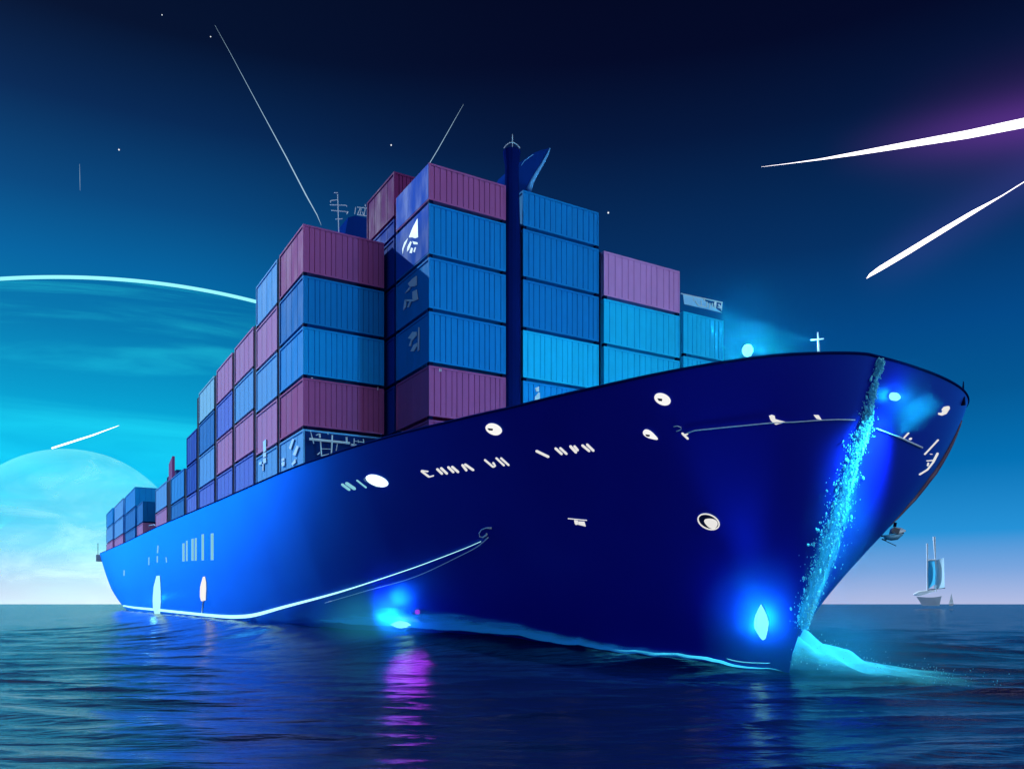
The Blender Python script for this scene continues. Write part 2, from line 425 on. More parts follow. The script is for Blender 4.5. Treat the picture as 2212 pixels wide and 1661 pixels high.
# ------------------------------------------------------------------ containers
CONT = {}
def container(name, u_front, v0, z0, L, Wd, H, paint, label, group, front=None, near=True, grooves=13, z_gap=0.18):
    """local axes: x bow-wards, y to port, z up; origin at the base centre"""
    root = empty('shipping_container', P(u_front - L / 2, v0 + Wd / 2, z0), SHIP_ROT)
    tag(root, label, 'shipping container', group)
    H = H - z_gap
    x0, x1, y0, y1 = -L / 2, L / 2, -Wd / 2, Wd / 2
    e = 0.035; g_ = 0.045
    mb = MB(); vs = []
    prof = [(x0 + e, y0 + e)]
    # starboard side: a few very shallow pressed panels
    k = 4
    for i in range(k):
        a = x0 + .12 + (L - .24) * i / k; b = x0 + .12 + (L - .24) * (i + 1) / k
        prof += [(a + .02, y0 + e), (a + .05, y0 + e + .012), (b - .05, y0 + e + .012), (b - .02, y0 + e)]
    prof += [(x1 - e, y0 + e)]
    gy = [y0 + .16 + (Wd - .32) * (i + .5 + random.uniform(-.12, .12)) / grooves for i in range(grooves)]
    for y in gy:
        w = g_ * random.uniform(.35, 1.0)
        prof += [(x1 - e, y - w), (x1 - e - .05, y - w * .35), (x1 - e - .05, y + w * .35), (x1 - e, y + w)]
    prof += [(x1 - e, y1 - e), (x0 + e, y1 - e)]
    n = len(prof)
    vs = [(x, y, .04) for x, y in prof] + [(x, y, H - .04) for x, y in prof]
    fs = [tuple(range(n))[::-1], tuple(range(n, 2 * n))] + [(i, (i + 1) % n, n + (i + 1) % n, n + i) for i in range(n)]
    mb.add(vs, fs)
    mat = M[paint]
    def put(mb, nm, mt):
        o = bpy.data.objects.new(nm, mesh(nm, mb.v, mb.f)); COL.objects.link(o); o.data.materials.append(mt); o.parent = root; return o
    put(mb, 'body', mat)
    t = .09
    fr = MB()
    for x in (x0, x1 - t):
        for y in (y0, y1 - t): fr.box((x, y, 0), (x + t, y + t, H))
    for z in (0, H - t):
        for y in (y0 + .002, y1 - t - .002): fr.box((x0 + t, y, z + .001), (x1 - t, y + t, z + t))
        for x in (x0 + .002, x1 - t - .002): fr.box((x, y0 + t, z + .001), (x + t, y1 - t, z + t))
    put(fr, 'frame', mat)
    if near:
        for x in (x0 + .01, x1 - .21):
            for y in (y0 + .01, y1 - .21):
                if x < 0 and y > 0: continue
                cb = MB(); cb.box((x, y, H + .001), (x + .2, y + .2, H + z_gap - .002)); put(cb, 'corner_casting', M['dark'])
    if front:
        pn = MB(); pn.box((x1 + .002, y0 + .1, .1), (x1 + .04, y1 - .1, H - .1)); put(pn, 'end_panel', M[front])
    CONT[name] = root
    return root
TIER = 2.615
def ordinal(n_from_top, total):
    if n_from_top == 0: return 'top'
    if n_from_top == total - 1: return 'bottom'
    return ['second from top', 'third from top', 'fourth from top', 'fifth from top', 'sixth from top'][n_from_top - 1]
def stack(key, u, v, z0, L, Wd, paints, where, group, names=None, heights=None, **k):
    z = z0
    for i, pt in enumerate(paints):
        h = heights[i] if heights else TIER
        nm = (names or {}).get(i, pt)
        top = len(paints) - 1 - i; kk = dict(k); kk['near'] = k.get('near', True) and top > 0
        container(f'{key}{i}', u, v, z, L, Wd, h, pt, f'{nm} container, {ordinal(top, len(paints))} of {where}', group, **kk)
        z += h
FG = 'containers in the front row of stacks'; SG = 'containers along the starboard side wall'
# front row, left to right
z0 = 9.0
container('A0', 0, 0, z0, 4.5, 4.4, TIER, 'light blue', 'light blue container with a dark open end at bottom of corner stack', FG, front='navy')
for i, (p, lb) in enumerate([('mauve', 'mauve container above the white pipe railing in the corner stack'), ('sky blue', 'bright blue container just above the lower mauve one in corner stack'),
                             ('blue', 'blue container just below the top mauve one in corner stack'), ('mauve', 'mauve container on top of the corner stack below the yagi antenna')]):
    container(f'A{i+1}', 0, 0, z0 + TIER * (i + 1), 4.5, 4.4, TIER, p, lb, FG, grooves=14, near=i < 3)
stack('B', 5.27, 4.6, z0, 4.1, 4.3, ['plum', 'mauve', 'blue', 'blue', 'blue', 'mauve'], 'the tall stack left of the mast tower', FG,
      names={2: 'lettered blue', 3: 'lettered blue', 4: 'lettered blue'}, heights=[TIER] * 5 + [1.95])
# seen behind it
stack('K', 0.9, 4.6, z0, 4.0, 3.2, ['dark blue'] * 5 + ['dark blue', 'dark mauve'], 'the stack hidden behind the lettered stack', FG, heights=[TIER] * 5 + [1.0, 2.5], near=False)
stack('C', 5.27, 9.94, z0, 4.1, 4.85, ['sky blue', 'sky blue', 'cyan', 'blue', 'blue', 'blue'], 'the stack just right of the mast tower', FG, heights=[TIER] * 5 + [2.0])
stack('D', 5.27, 15.15, z0, 4.1, 5.5, ['cyan', 'cyan', 'cyan', 'cyan', 'bright pink'], 'the stack crowned by bright pink', FG, grooves=12)
stack('E', 5.27, 20.95, z0 + .35, 4.1, 3.2, ['cyan', 'cyan', 'cyan', 'cyan'], 'the narrow stack nearest the deck lamp', FG, grooves=8)
# the long starboard wall, going aft
def sx(s): return -s
stack('F', sx(5.05), 0, z0, 4.8, 4.4, ['light blue', 'pink', 'light blue', 'pink', 'light blue'], 'side column next to the corner stack', SG, grooves=6)
stack('H', sx(10.6), 0, 9.45, 5.2, 4.4, ['violet blue', 'pink', 'light blue', 'pink'], 'second side column aft of the corner', SG, grooves=6)
stack('I', sx(16.6), 0, 9.4, 5.2, 4.4, ['violet blue', 'pink', 'violet blue', 'pink'], 'third side column from the corner stack', SG, grooves=6)
stack('J', sx(22.8), 0, 9.3, 6.1, 4.4, ['violet blue', 'light blue', 'blue', 'pale cyan'], 'side column topped by pale cyan', SG, grooves=6)
stack('L', sx(30.1), 0, 9.3, 4.7, 4.4, ['violet blue', 'deep blue', 'deep blue'], 'dark side column aft of the pale cyan top', SG, grooves=6)
stack('M', sx(36.2), 0, 9.5, 7.4, 4.4, ['blue', 'sky blue'], 'low blue side column beside the thin dark post', SG, grooves=6)
stack('N', sx(46.4), 0, 9.7, 8.0, 4.4, ['pink', 'light blue'], 'low side column just aft of the thin dark post', SG, grooves=6)
# dark blocks added in the gaps between the bays, in place of their shade
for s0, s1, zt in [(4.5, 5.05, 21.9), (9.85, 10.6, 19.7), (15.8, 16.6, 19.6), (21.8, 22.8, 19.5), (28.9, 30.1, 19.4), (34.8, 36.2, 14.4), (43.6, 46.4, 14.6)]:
    MB().box((-s1 + .06, .06, 8.9), (-s0 - .06, 1.2, zt), lambda q: P(*q)).build('gap_shade_block', M['dark'], ship)
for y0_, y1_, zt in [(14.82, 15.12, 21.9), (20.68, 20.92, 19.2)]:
    MB().box((3.0, y0_, 8.9), (5.0, y1_, zt), lambda q: P(*q)).build('gap_shade_block', M['dark'], ship)
# stern block
TG = 'containers on the stern'
stack('O', sx(57.0), 2.5, 9.9, 7.0, 6.0, ['navy', 'grey teal', 'navy'], 'dark inboard stern stack', TG, near=False)
stack('Q', sx(67.0), 0.2, 9.9, 6.0, 5.0, ['pink', 'blue'], 'narrow stern stack ahead of the tall ones', TG, near=False, grooves=6)
stack('R', sx(75.0), 0.2, 10.0, 12.0, 4.6, ['blue', 'blue', 'sky blue'], 'tallest stern stack', TG, near=False, grooves=6)
stack('S', sx(90.0), 0.2, 10.2, 13.0, 4.6, ['pink', 'light blue', 'light blue'], 'stern stack second from the stern end', TG, near=False, grooves=6)
stack('T', sx(106.0), 0.2, 10.4, 11.5, 4.6, ['pink', 'light blue', 'sky blue'], 'aftmost stern stack', TG, near=False, grooves=6)

# ------------------------------------------------------------------ markings, ports and lights on the hull
def crop(sx0, sy0, k):           # pixel of an enlarged crop of the photograph -> pixel of the 2212 px photograph
    return lambda x, y: ((sx0 + x / k) * 0.8834, (sy0 + y / k) * 0.8834)
c1, c3, c4, c5, c6, c8 = crop(600, 340, 3.16), crop(450, 700, 3.16), crop(1000, 800, 3.16), crop(1700, 780, 3.16), crop(200, 1050, 3.16), crop(1700, 1250, 3.16)
def hull_patch(mb, pts, th=0.03, base=-0.03):
    fr, bk = [], []
    for p in pts:
        h, n = on_hull(*p)
        if h is None: return
        fr.append(h + n * th); bk.append(h + n * base)
    mb.prism(fr, bk)
def oval(cx, cy, rx, ry, rot=0, n=24, drop=0.0):
    c, s_ = math.cos(math.radians(rot)), math.sin(math.radians(rot)); r = []
    for i in range(n):
        w = 2 * math.pi * i / n; x, y = rx * math.cos(w), ry * math.sin(w) * (1 + drop * math.cos(w))
        r.append((cx + x * c - y * s_, cy + x * s_ + y * c))
    return r
def stroke(p, q, w, taper=0.35):
    dx, dy = q[0] - p[0], q[1] - p[1]; L = math.hypot(dx, dy); dx /= L; dy /= L; nx, ny = -dy * w / 2, dx * w / 2; e = min(w * .5, L * .25)
    t = taper
    return [(p[0] + nx * t, p[1] + ny * t), (p[0] + dx * e + nx, p[1] + dy * e + ny), (q[0] - dx * e + nx, q[1] - dy * e + ny), (q[0] + nx * t, q[1] + ny * t),
            (q[0] - nx * t, q[1] - ny * t), (q[0] - dx * e - nx, q[1] - dy * e - ny), (p[0] + dx * e - nx, p[1] + dy * e - ny), (p[0] - nx * t, p[1] - ny * t)]
def marks(name, cr, strokes, mat):
    for p, q, w in strokes:
        mb = MB(); hull_patch(mb, [cr(*a) for a in stroke(p, q, w)])
        if mb.v: mb.build(name, mat, ship)
LET = [((95, 1108), (160, 1157), 13), ((95, 1106), (152, 1114), 9), ((158, 1155), (194, 1145), 9),
       ((215, 1090), (262, 1135), 15), ((245, 1082), (300, 1134), 15), ((300, 1075), (350, 1123), 15), ((330, 1072), (387, 1122), 15),
       ((410, 1058), (450, 1110), 15), ((430, 1055), (504, 1106), 15),
       ((583, 1020), (655, 1081), 12), ((652, 1080), (672, 1066), 13), ((648, 1042), (666, 1064), 12), ((672, 1006), (740, 1070), 12), ((708, 1006), (776, 1068), 12),
       ((980, 952), (1085, 1003), 17), ((1128, 930), (1187, 983), 16), ((1165, 928), (1224, 982), 15), ((1243, 913), (1297, 971), 18), ((1275, 913), (1310, 955), 16),
       ((1335, 907), (1400, 960), 16), ((1372, 900), (1432, 958), 16)]
o = marks('name_lettering', c4, LET, M['marking'])
marks('name_lettering', c3, [((1218, 1525), (1285, 1575), 17), ((1250, 1515), (1327, 1568), 22), ((1335, 1495), (1412, 1556), 10)], M['glow_pale'])
marks('draught_marks', c6, [((590, 895), (586, 955), 8), ((585, 975), (584, 1027), 8), ((520, 985), (519, 1047), 6), ((652, 985), (656, 1027), 6), ((328, 1085), (327, 1130), 8)], M['glow_pale'])
for x, y0_, y1_, w in [(787, 880, 1018, 16), (813, 860, 1015, 11), (857, 845, 1012, 17), (882, 840, 1012, 14), (936, 810, 1010, 17), (1009, 803, 1008, 20)]:
    mb = MB(); hull_patch(mb, [c6(*a) for a in [(x - w / 2, y0_), (x + w / 2, y0_ - 3), (x + w / 2, (y0_ + y1_) / 2), (x + w / 2, y1_), (x - w / 2, y1_), (x - w / 2, (y0_ + y1_) / 2)]]); mb.build('side_window', M['glow_pale'], ship)

def port(cr, cx, cy, rx, ry, rot, win=None, mat=None, drop=0.0):
    mb = MB(); hull_patch(mb, [cr(*a) for a in oval(cx, cy, rx, ry, rot, drop=drop)], 0.06)
    o = mb.build('porthole', mat or M['port_glow'], ship)
    if win:
        wx, wy, ww, wh = win; mw = MB()
        hull_patch(mw, [cr(*a) for a in [(wx - ww, wy - wh), (wx + ww, wy - wh * .6), (wx + ww * .9, wy + wh), (wx - ww * .4, wy + wh * .8)]], 0.075, 0.05)
        mw.build('window', M['window'], o)
    return o
port(c4, 658, 786, 64, 40, 22, (634, 784, 21, 9))
port(c4, 1960, 555, 66, 42, 24, (1940, 556, 19, 11))
port(c4, 1868, 832, 64, 24, 30, (1846, 832, 18, 9), drop=-0.5)
p_ = port(c3, 1495, 1500, 88, 38, 20, mat=M['lampw'])
mb = MB(); hull_patch(mb, [c3(*a) for a in stroke((1395, 1483), (1510, 1545), 26)], 0.05); mb.build('lamp_visor', M['white'], ship)
# fairlead plates
mb = MB(); hull_patch(mb, [c4(*a) for a in [(1278, 1488), (1306, 1492), (1306, 1522), (1290, 1524), (1282, 1510)]]); hull_patch(mb, [c4(*a) for a in [(1310, 1498), (1356, 1500), (1366, 1536), (1310, 1522)]])
hull_patch(mb, [c4(*a) for a in [(1230, 1474), (1376, 1488), (1376, 1492), (1230, 1478)]]); mb.build('fairlead_plate', M['marking'], ship)
# the eye shaped anchor recess: rim, dark pocket, white anchor flange
def ring_tube(name, pts, w_px, mat, off=0.05, close=False, parent=None):
    P3 = []; rs = []
    for i, a in enumerate(pts):
        h, n = on_hull(*a)
        if h is None: continue
        P3.append(h + n * off); w = w_px[i] if isinstance(w_px, list) else w_px
        rs.append(max(0.006, w * 0.5 * h.y / FPX))
    if close: P3.append(P3[0]); rs.append(rs[0])
    return MB().tube(P3, rs, 8).build(name, mat, parent or ship, True)
def dens(pts, n=6):
    r = []
    for a, b in zip(pts[:-1], pts[1:]):
        for i in range(n): t = i / n; r.append((a[0] + (b[0] - a[0]) * t, a[1] + (b[1] - a[1]) * t))
    return r + [pts[-1]]
mb = MB(); hull_patch(mb, [c5(*a) for a in oval(105, 1562, 86, 52, 24)], 0.02); po = mb.build('anchor_pocket', M['window'], ship)
ring_tube('anchor_rim', [c5(*a) for a in oval(105, 1562, 86, 54, 24)], 3.0, M['marking'], close=True)
mb = MB(); hull_patch(mb, [c5(*a) for a in oval(122, 1572, 54, 33, 24, drop=0.35)], 0.09); mb.build('anchor_flange', M['marking'], ship)
# hawse ring and small fittings
ring_tube('hawse_ring', [c4(640, 1548), c4(600, 1545), c4(565, 1560), c4(547, 1585), c4(550, 1612), c4(575, 1618), c4(600, 1603), c4(606, 1590)], [5, 2.5, 2, 2, 2.5, 3.5, 4, 4], M['white'])
ring_tube('hawse_ring', [c4(2045, 765), c4(2075, 760), c4(2100, 770), c4(2106, 785), c4(2085, 795), c4(2066, 802)], 2.2, M['white'])
mb = MB(); hull_patch(mb, [c4(*a) for a in stroke((2108, 815), (2160, 865), 16)]); hull_patch(mb, [c4(*a) for a in stroke((2130, 832), (2158, 822), 10)]); mb.build('mooring_cleat', M['marking'], ship)
mb = MB(); hull_patch(mb, [c5(*a) for a in [(570, 748), (590, 739), (612, 746), (618, 772), (650, 782), (705, 796), (650, 806), (622, 815), (600, 800), (582, 780)]], .06); mb.build('mooring_cleat', M['marking'], ship)
mb = MB(); hull_patch(mb, [c5(*a) for a in [(914, 741), (950, 741), (974, 778), (936, 770)]], .06); mb.build('mooring_cleat', M['marking'], ship)
mb = MB(); hull_patch(mb, [c5(*a) for a in [(1952, 672), (1956, 690), (1930, 730), (1895, 744), (1876, 738), (1876, 724), (1902, 724), (1910, 712), (1902, 700), (1920, 678)]], .06); mb.build('mooring_cleat', M['marking'], ship)
# knuckle lines of rope along the bow
ring_tube('mooring_rope', [(1483, 935)] + [c5(*a) for a in dens([(0, 858), (300, 828), (600, 800), (760, 795), (980, 780), (1100, 776), (1225, 778)], 4)], 2.6, M['rope'])
ring_tube('mooring_rope', [c5(*a) for a in dens([(1395, 846), (1560, 908), (1745, 992)], 5)], [2.2] * 5 + [4.0] * 6, M['rope'])
mb = MB(); hull_patch(mb, [c5(*a) for a in stroke((1608, 920), (1648, 877), 8)]); hull_patch(mb, [c5(*a) for a in oval(1660, 925, 12, 7, -30, 10)]); mb.build('mooring_cleat', M['marking'], ship)
mb = MB()
for p, q, w in [((1768, 1047), (1877, 930), 8), ((1728, 1202), (1795, 1160), 9), ((1790, 1165), (1840, 1100), 9), ((1835, 1105), (1873, 1032), 13), ((1785, 1095), (1838, 1090), 6), ((1792, 1135), (1800, 1108), 8), ((1812, 1043), (1830, 1043), 4)]:
    hull_patch(mb, [c5(*a) for a in stroke(p, q, w)])
mb.build('draught_marks', M['marking'], ship)
# long glowing strip sweeping along the hull
main = [(258, 1305), (290, 1311), (330, 1315), (400, 1322), (450, 1327), (490, 1330), (520, 1330), (555, 1326), (620, 1308), (720, 1281), (800, 1256), (900, 1222), (1000, 1184), (1042, 1166)]
ww = [2, 4, 5, 5.5, 6, 7, 7.5, 7.5, 6, 4, 2.4, 1.6, 1.2, 1.0]
def smooth_path(pts, w, n=5):
    A = np.array(pts); t = np.arange(len(A)); tt = np.linspace(0, len(A) - 1, (len(A) - 1) * n + 1)
    def cr(Y):
        out = []
        for q in tt:
            i = min(int(q), len(A) - 2); f = q - i
            p0, p1, p2, p3 = Y[max(i - 1, 0)], Y[i], Y[i + 1], Y[min(i + 2, len(A) - 1)]
            out.append(.5 * (2 * p1 + (p2 - p0) * f + (2 * p0 - 5 * p1 + 4 * p2 - p3) * f * f + (3 * p1 - p0 - 3 * p2 + p3) * f ** 3))
        return out
    return list(zip(cr(A[:, 0]), cr(A[:, 1]))), cr(np.array(w, float))
pp, wq = smooth_path(main, ww)
ring_tube('glow_strip', pp, list(wq), M['strip'], off=0.12)
pp, wq = smooth_path([(705, 1300), (800, 1272), (900, 1243), (1000, 1196), (1035, 1177), (1057, 1158)], [1.2, 1.6, 1.6, 1.6, 2.0, 2.6])
ring_tube('mooring_rope', pp, list(wq), M['rope'], off=0.1)

# plum coloured rubbing strake low on the port flare
sk = []
for k in np.linspace(.93, .52, 24):
    best = max((hull_pt(float(q), float(k), 1) for q in np.linspace(.90, .999, 120)), key=lambda p: p.x / p.y)
    sk.append(best)
MB().tube(sk, list(.02 + .13 * np.sin(np.linspace(.15, math.pi, 24))), 8).build('rubbing_strake', M['boot'], ship, True)
# ------------------------------------------------------------------ lamps of the ship
foot = P(20.9, V0, 0)          # where the stem meets the sea
def haze_ball(c, r, density, stretch=(1, 1, 1), col=(0.06, 0.62, 1.0), label='soft sea mist glowing round a ship lamp'):
    """a puff of mist, thickest in the middle, thinning to nothing at its edge"""
    bm = bmesh.new(); bmesh.ops.create_icosphere(bm, subdivisions=3, radius=r)
    me = bpy.data.meshes.new('haze'); bm.to_mesh(me); bm.free()
    m = bpy.data.materials.new('sea_mist'); m.use_nodes = True; t = m.node_tree; t.nodes.clear(); q = G(t)
    co = q.n('ShaderNodeTexCoord'); ln = q.n('ShaderNodeVectorMath', operation='LENGTH'); q.l(co.outputs['Object'], ln.inputs[0])
    f = q.m('SUBTRACT', 1.0, q.m('DIVIDE', ln.outputs['Value'], r * .98), clamp=True)
    f = q.m('MULTIPLY', q.m('POWER', f, 2.0), density)
    v = q.n('ShaderNodeVolumePrincipled'); v.inputs['Color'].default_value = (*col, 1); q.l(f, v.inputs['Density'])
    o = q.n('ShaderNodeOutputMaterial'); q.l(v.outputs[0], o.inputs['Volume'])
    o = link('haze', me, m, None); o.location = c; o.scale = stretch
    return tag(o, label, kind='stuff')
def drop_lens(name, pts, th, mat):
    mb = MB(); fr, bk, mid = [], [], []
    c = None; N = Vector()
    for p in pts:
        h, n = on_hull(*p); bk.append(h - n * .02); fr.append(h + n * th * .55); N += n
    cen = sum(fr, Vector()) / len(fr)
    mid = [f.lerp(cen, .45) + N.normalized() * th * .45 for f in fr]
    b = 0; n_ = len(pts); mb.v = bk + fr + mid + [cen + N.normalized() * th * .6]
    for k in range(2):
        for i in range(n_): j = (i + 1) % n_; mb.f.append((k * n_ + i, k * n_ + j, (k + 1) * n_ + j, (k + 1) * n_ + i))
    for i in range(n_): mb.f.append((2 * n_ + i, 2 * n_ + (i + 1) % n_, 3 * n_))
    return mb.build(name, mat, ship, True), cen, N.normalized()
# deck lamp standing on the bulwark, beside the narrow stack
lp = on_v(1615, 757, V0 - 2.4)
mb = MB(); mb.lathe(lp, [(.02, -.22), (.12, -.18), (.19, -.05), (.19, .06), (.12, .18), (.02, .22)], 20)
dl = mb.build('deck_lamp', M['lamp'], ship, True)
MB().tube([lp + Vector((0, 0, -1.2)), lp + Vector((0, 0, -.25))], .05, 8).build('lamp_post', M['dark'], dl)
point_light('deck_lamp_light', lp, 14000, (0.08, 0.62, 1.0), .25, dl)
haze_ball(lp, 1.9, 0.024)
haze_ball(lp, 4.0, 0.008)
# round lamp on the port bow
lens, lc, ln = drop_lens('bow_lamp', [c5(*a) for a in oval(1527, 598, 30, 32, 0, 20)], .22, M['lamp'])
haze_ball(lc + ln * .3, 1.6, 0.2)
point_light('bow_lamp_light', lc + ln * .27, 70, (0.07, 0.55, 1.0), .2, lens)
spot_light('added_spray_light', lc + ln * 1.6 + Vector((0, 0, .2)), foot + Vector((-.2, .4, 3.6)), 8500, (0.06, 0.62, 1.0), .4, 80, lens)  # extra spot added to brighten the spray on the stem
# flame shaped lamp low on the starboard bow
FLS = .6
FL = [(505, 620), (545, 690), (580, 770), (605, 860), (590, 960), (565, 1060), (540, 1075), (505, 1040), (470, 980), (430, 910), (427, 830), (440, 760), (470, 690)]
lens, lc, ln = drop_lens('hull_lamp', [c8(515 + (x - 515) * FLS, 860 + (y - 860) * FLS) for x, y in FL], .25, M['lamp'])
spot_light('hull_lamp_light', lc + ln * .8, lc + Vector((0, 0, .3)), 700, (0.05, 0.55, 1.0), .4, 160, lens)
spot_light('added_streak_light', lc + ln * .9 + Vector((0, 0, .5)), on_hull(1585, 1010)[0], 1000, (0.05, 0.5, 1.0), .4, 40, lens)  # extra spot added to make the pale streak up the hull
haze_ball(lc + ln * .5, 2.4, 0.34, (1, 1, 1.4))
# waterline lamp amidships
wl = [(840, 1340), (855, 1334), (872, 1331), (890, 1334), (906, 1341), (890, 1348), (872, 1351), (855, 1347)]
lens, lc, ln = drop_lens('hull_lamp', wl, .35, M['lamp'])
WLAMP = lc + Vector((-CU, -SU, 0)) * 1.3 + Vector((0, 0, .3))
haze_ball(lc + Vector((-CU, -SU, 0)) * .8 + Vector((0, 0, .3)), 3.0, 0.34, (1.5, 1.5, .8), col=(.08, .8, 1.0))
spot_light('hull_lamp_light', WLAMP, lc + Vector((0, 0, .6)), 1900, (0.05, 0.26, 1.0), .5, 176, lens)
# two tall blade shaped lamps on the quarter
bl = [(602, 1128), (606, 1190), (609, 1250), (610, 1330), (606, 1425), (597, 1436), (588, 1425), (586, 1330), (590, 1250), (597, 1190)]
lens, lc, ln = drop_lens('hull_lamp', [c6(*a) for a in bl], .6, M['blade'])
point_light('hull_lamp_light', lc + ln * .7, 40, (0.25, 0.85, 1.0), .3, lens)
haze_ball(lc + ln * .5, 7.0, 0.05, (.5, .5, 1.2))
bl = [(952, 1135), (960, 1180), (961, 1230), (957, 1318), (943, 1322), (936, 1318), (937, 1240), (942, 1180)]
lens, lc, ln = drop_lens('hull_lamp', [c6(*a) for a in bl], .3, M['port_glow'])
ring_tube('lamp_cable', [c6(941, 1322), c6(937, 1370), c6(930, 1420)], 2.0, M['rope'])

# ------------------------------------------------------------------ deck fittings
def X_ship(o): # local ship axes -> world about o (u, v, z)
    return lambda q: P(o[0] + q[0], o[1] + q[1], o[2] + q[2])
# dark mast tower between the two tall stacks, with radar arc
tv = 9.42; tu = 5.0
mt = MB(); prof = [(.46, 8.8), (.46, 20.5), (.42, 22.5), (.36, 24.6), (.36, 25.1), (.46, 25.75), (.46, 25.85)]
n = 14; c0 = P(tu, tv, 0)
mt.lathe(c0, prof, n, Matrix.Rotation(SHIP_ROT, 3, 'Z')); tower = mt.build('mast_tower', M['tower'], ship)
arc = [P(tu, tv, 0) + Vector((x, -.1, 26.05 + .22 * (1 - (x / .36) ** 2))) for x in np.linspace(-.42, .42, 9)]
MB().tube(arc, .025, 6).build('radar_arc', M['white'], tower)
MB().tube([c0 + Vector((.03, 0, 25.8)), c0 + Vector((.03, 0, 26.75))], .022, 6).build('aerial', M['white'], tower)
# funnel: cowl with a swept fin behind the tower
fu = 3.6
fin = [(1139, 412), (1128, 430), (1099, 432), (1097, 400), (1100, 378), (1106, 362), (1122, 352), (1136, 342), (1150, 332), (1168, 325), (1187, 320), (1188, 326), (1181, 340), (1168, 362), (1155, 383), (1146, 398)]
fr = [on_u(*p, fu) for p in fin]; bk = [q + (P(-1.5, 0, 0) - P(0, 0, 0)) for q in fr]
fun = MB().prism(fr, bk).build('funnel', M['funnel'], ship)
low = [q.copy() for q in fr[0:3]]
mb = MB(); mb.box((-1.5, 0, 0), (0, 1.1, 14.2), X_ship((fu, 8.75, 9.0))); mb.build('funnel_base', M['tower'], fun)
ed = [(1188, 321), (1183, 334), (1171, 356), (1158, 377), (1149, 394), (1142, 412)]
MB().tube([on_u(*p, fu + .03) for p in ed], [.03, .06, .08, .1, .12, .16], 8).build('funnel_trim', M['light blue'], fun, True)
ed = [(1126, 358), (1133, 348), (1142, 341), (1152, 334)]
MB().tube([on_u(*p, fu + .03) for p in ed], .02, 6).build('funnel_trim', M['light blue'], fun, True)
# wheelhouse behind the corner stack, its roof rail and the yagi mast
hu = -7.0
fr = [on_u(*p, hu) for p in [(741, 530), (752, 470), (768, 466), (831, 480), (831, 560)]]
base = [Vector((fr[0].x, fr[0].y, 8.9)), Vector((fr[-1].x, fr[-1].y, 8.9))]
poly = [base[0]] + fr[0:1] + fr[1:] + [base[1]]
wh = MB().prism(poly, [q + (P(-3, 0, 0) - P(0, 0, 0)) for q in poly]).build('wheelhouse', M['funnel'], ship)
mb = MB()
for p, q in [((766, 463), (768, 448)), ((772, 448), (798, 451)), ((798, 451), (818, 457)), ((772, 464), (778, 450)), ((778, 464), (780, 451)), ((786, 466), (789, 451)), ((789, 447), (789, 442)), ((800, 468), (801, 453)),
             ((808, 469), (808, 455)), ((812, 470), (819, 471)), ((819, 471), (818, 457)), ((812, 470), (812, 457)), ((783, 458), (786, 466)), ((772, 464), (819, 471))]:
    mb.tube([on_u(*p, hu), on_u(*q, hu)], .025, 5)
mb.build('roof_rail', M['white'], wh)
mb = MB(); mb.tube([on_u(732.5, 560, hu), on_u(731.5, 498, hu), on_u(729, 420, hu)], .032, 6)
for p, q in [((722, 417), (730, 417)), ((714, 434), (729, 432)), ((713, 443), (748, 444)), ((716, 455), (752, 458)), ((725, 474), (740, 473)), ((714, 434), (714, 438)), ((748, 444), (749, 447)), ((752, 458), (749, 463))]:
    mb.tube([on_u(*p, hu), on_u(*q, hu)], .025, 5)
mb.build('yagi_mast', M['white'], ship)
# white pipe railing in front of the dark open end of the corner container
ru = .45
mb = MB()
for p, q, w in [((970, 1180), (1280, 1212), 20), ((1048, 1140), (1050, 1170), 14), ((1055, 1200), (1062, 1310), 11), ((1145, 1150), (1138, 1300), 13), ((1255, 1165), (1258, 1215), 16), ((1060, 1255), (1140, 1258), 5), ((1062, 1310), (1120, 1296), 8),
                ((975, 1110), (985, 1150), 5), ((985, 1150), (1002, 1215), 8), ((1020, 1150), (1048, 1140), 8), ((1110, 1128), (1112, 1145), 5), ((1185, 1215), (1175, 1270), 6), ((1290, 1225), (1330, 1228), 18), ((1315, 1175), (1313, 1215), 9),
                ((1315, 1195), (1390, 1205), 6), ((1345, 1188), (1348, 1208), 7), ((1385, 1180), (1390, 1210), 8), ((1030, 1300), (1052, 1282), 9)]:
    a, b = c3(*p), c3(*q); mb.tube([on_u(*a, ru), on_u(*b, ru)], w * .5 / 3.16 * .8834 * 42 / FPX, 6)
mb.build('pipe_railing', M['white'], ship)
# railing along the roof of the narrow stack
eu = 5.0
mb = MB(); q_ = [on_u(1478, 640, eu), on_u(1562, 662, eu), on_u(1562, 676, eu), on_u(1478, 655, eu)]
c2 = crop(1200, 340, 3.16)
for p, q, w in [((1470, 1195), (1790, 1265), 9), ((1580, 1250), (1600, 1285), 12), ((1600, 1285), (1660, 1300), 10), ((1625, 1250), (1630, 1295), 9), ((1655, 1230), (1650, 1255), 6), ((1670, 1260), (1668, 1300), 14), ((1692, 1270), (1690, 1310), 14),
                ((1712, 1270), (1714, 1305), 12), ((1738, 1262), (1732, 1310), 16), ((1786, 1265), (1783, 1325), 8), ((1760, 1280), (1778, 1300), 12), ((1755, 1300), (1783, 1310), 8), ((1565, 1225), (1568, 1255), 5)]:
    a, b = c2(*p), c2(*q); mb.tube([on_u(*a, eu), on_u(*b, eu)], w * .5 / 3.16 * .8834 * 48 / FPX, 6)
rr = mb.build('roof_rail', M['white'], ship)
mb = MB(); mb.prism([on_u(1475, 634, eu - .3), on_u(1515, 644, eu - .3), on_u(1560, 676, eu - .3), on_u(1478, 657, eu - .3)], [on_u(1475, 634, eu - .6), on_u(1515, 644, eu - .6), on_u(1560, 676, eu - .6), on_u(1478, 657, eu - .6)]); mb.build('rail_screen', M['pale'], rr)
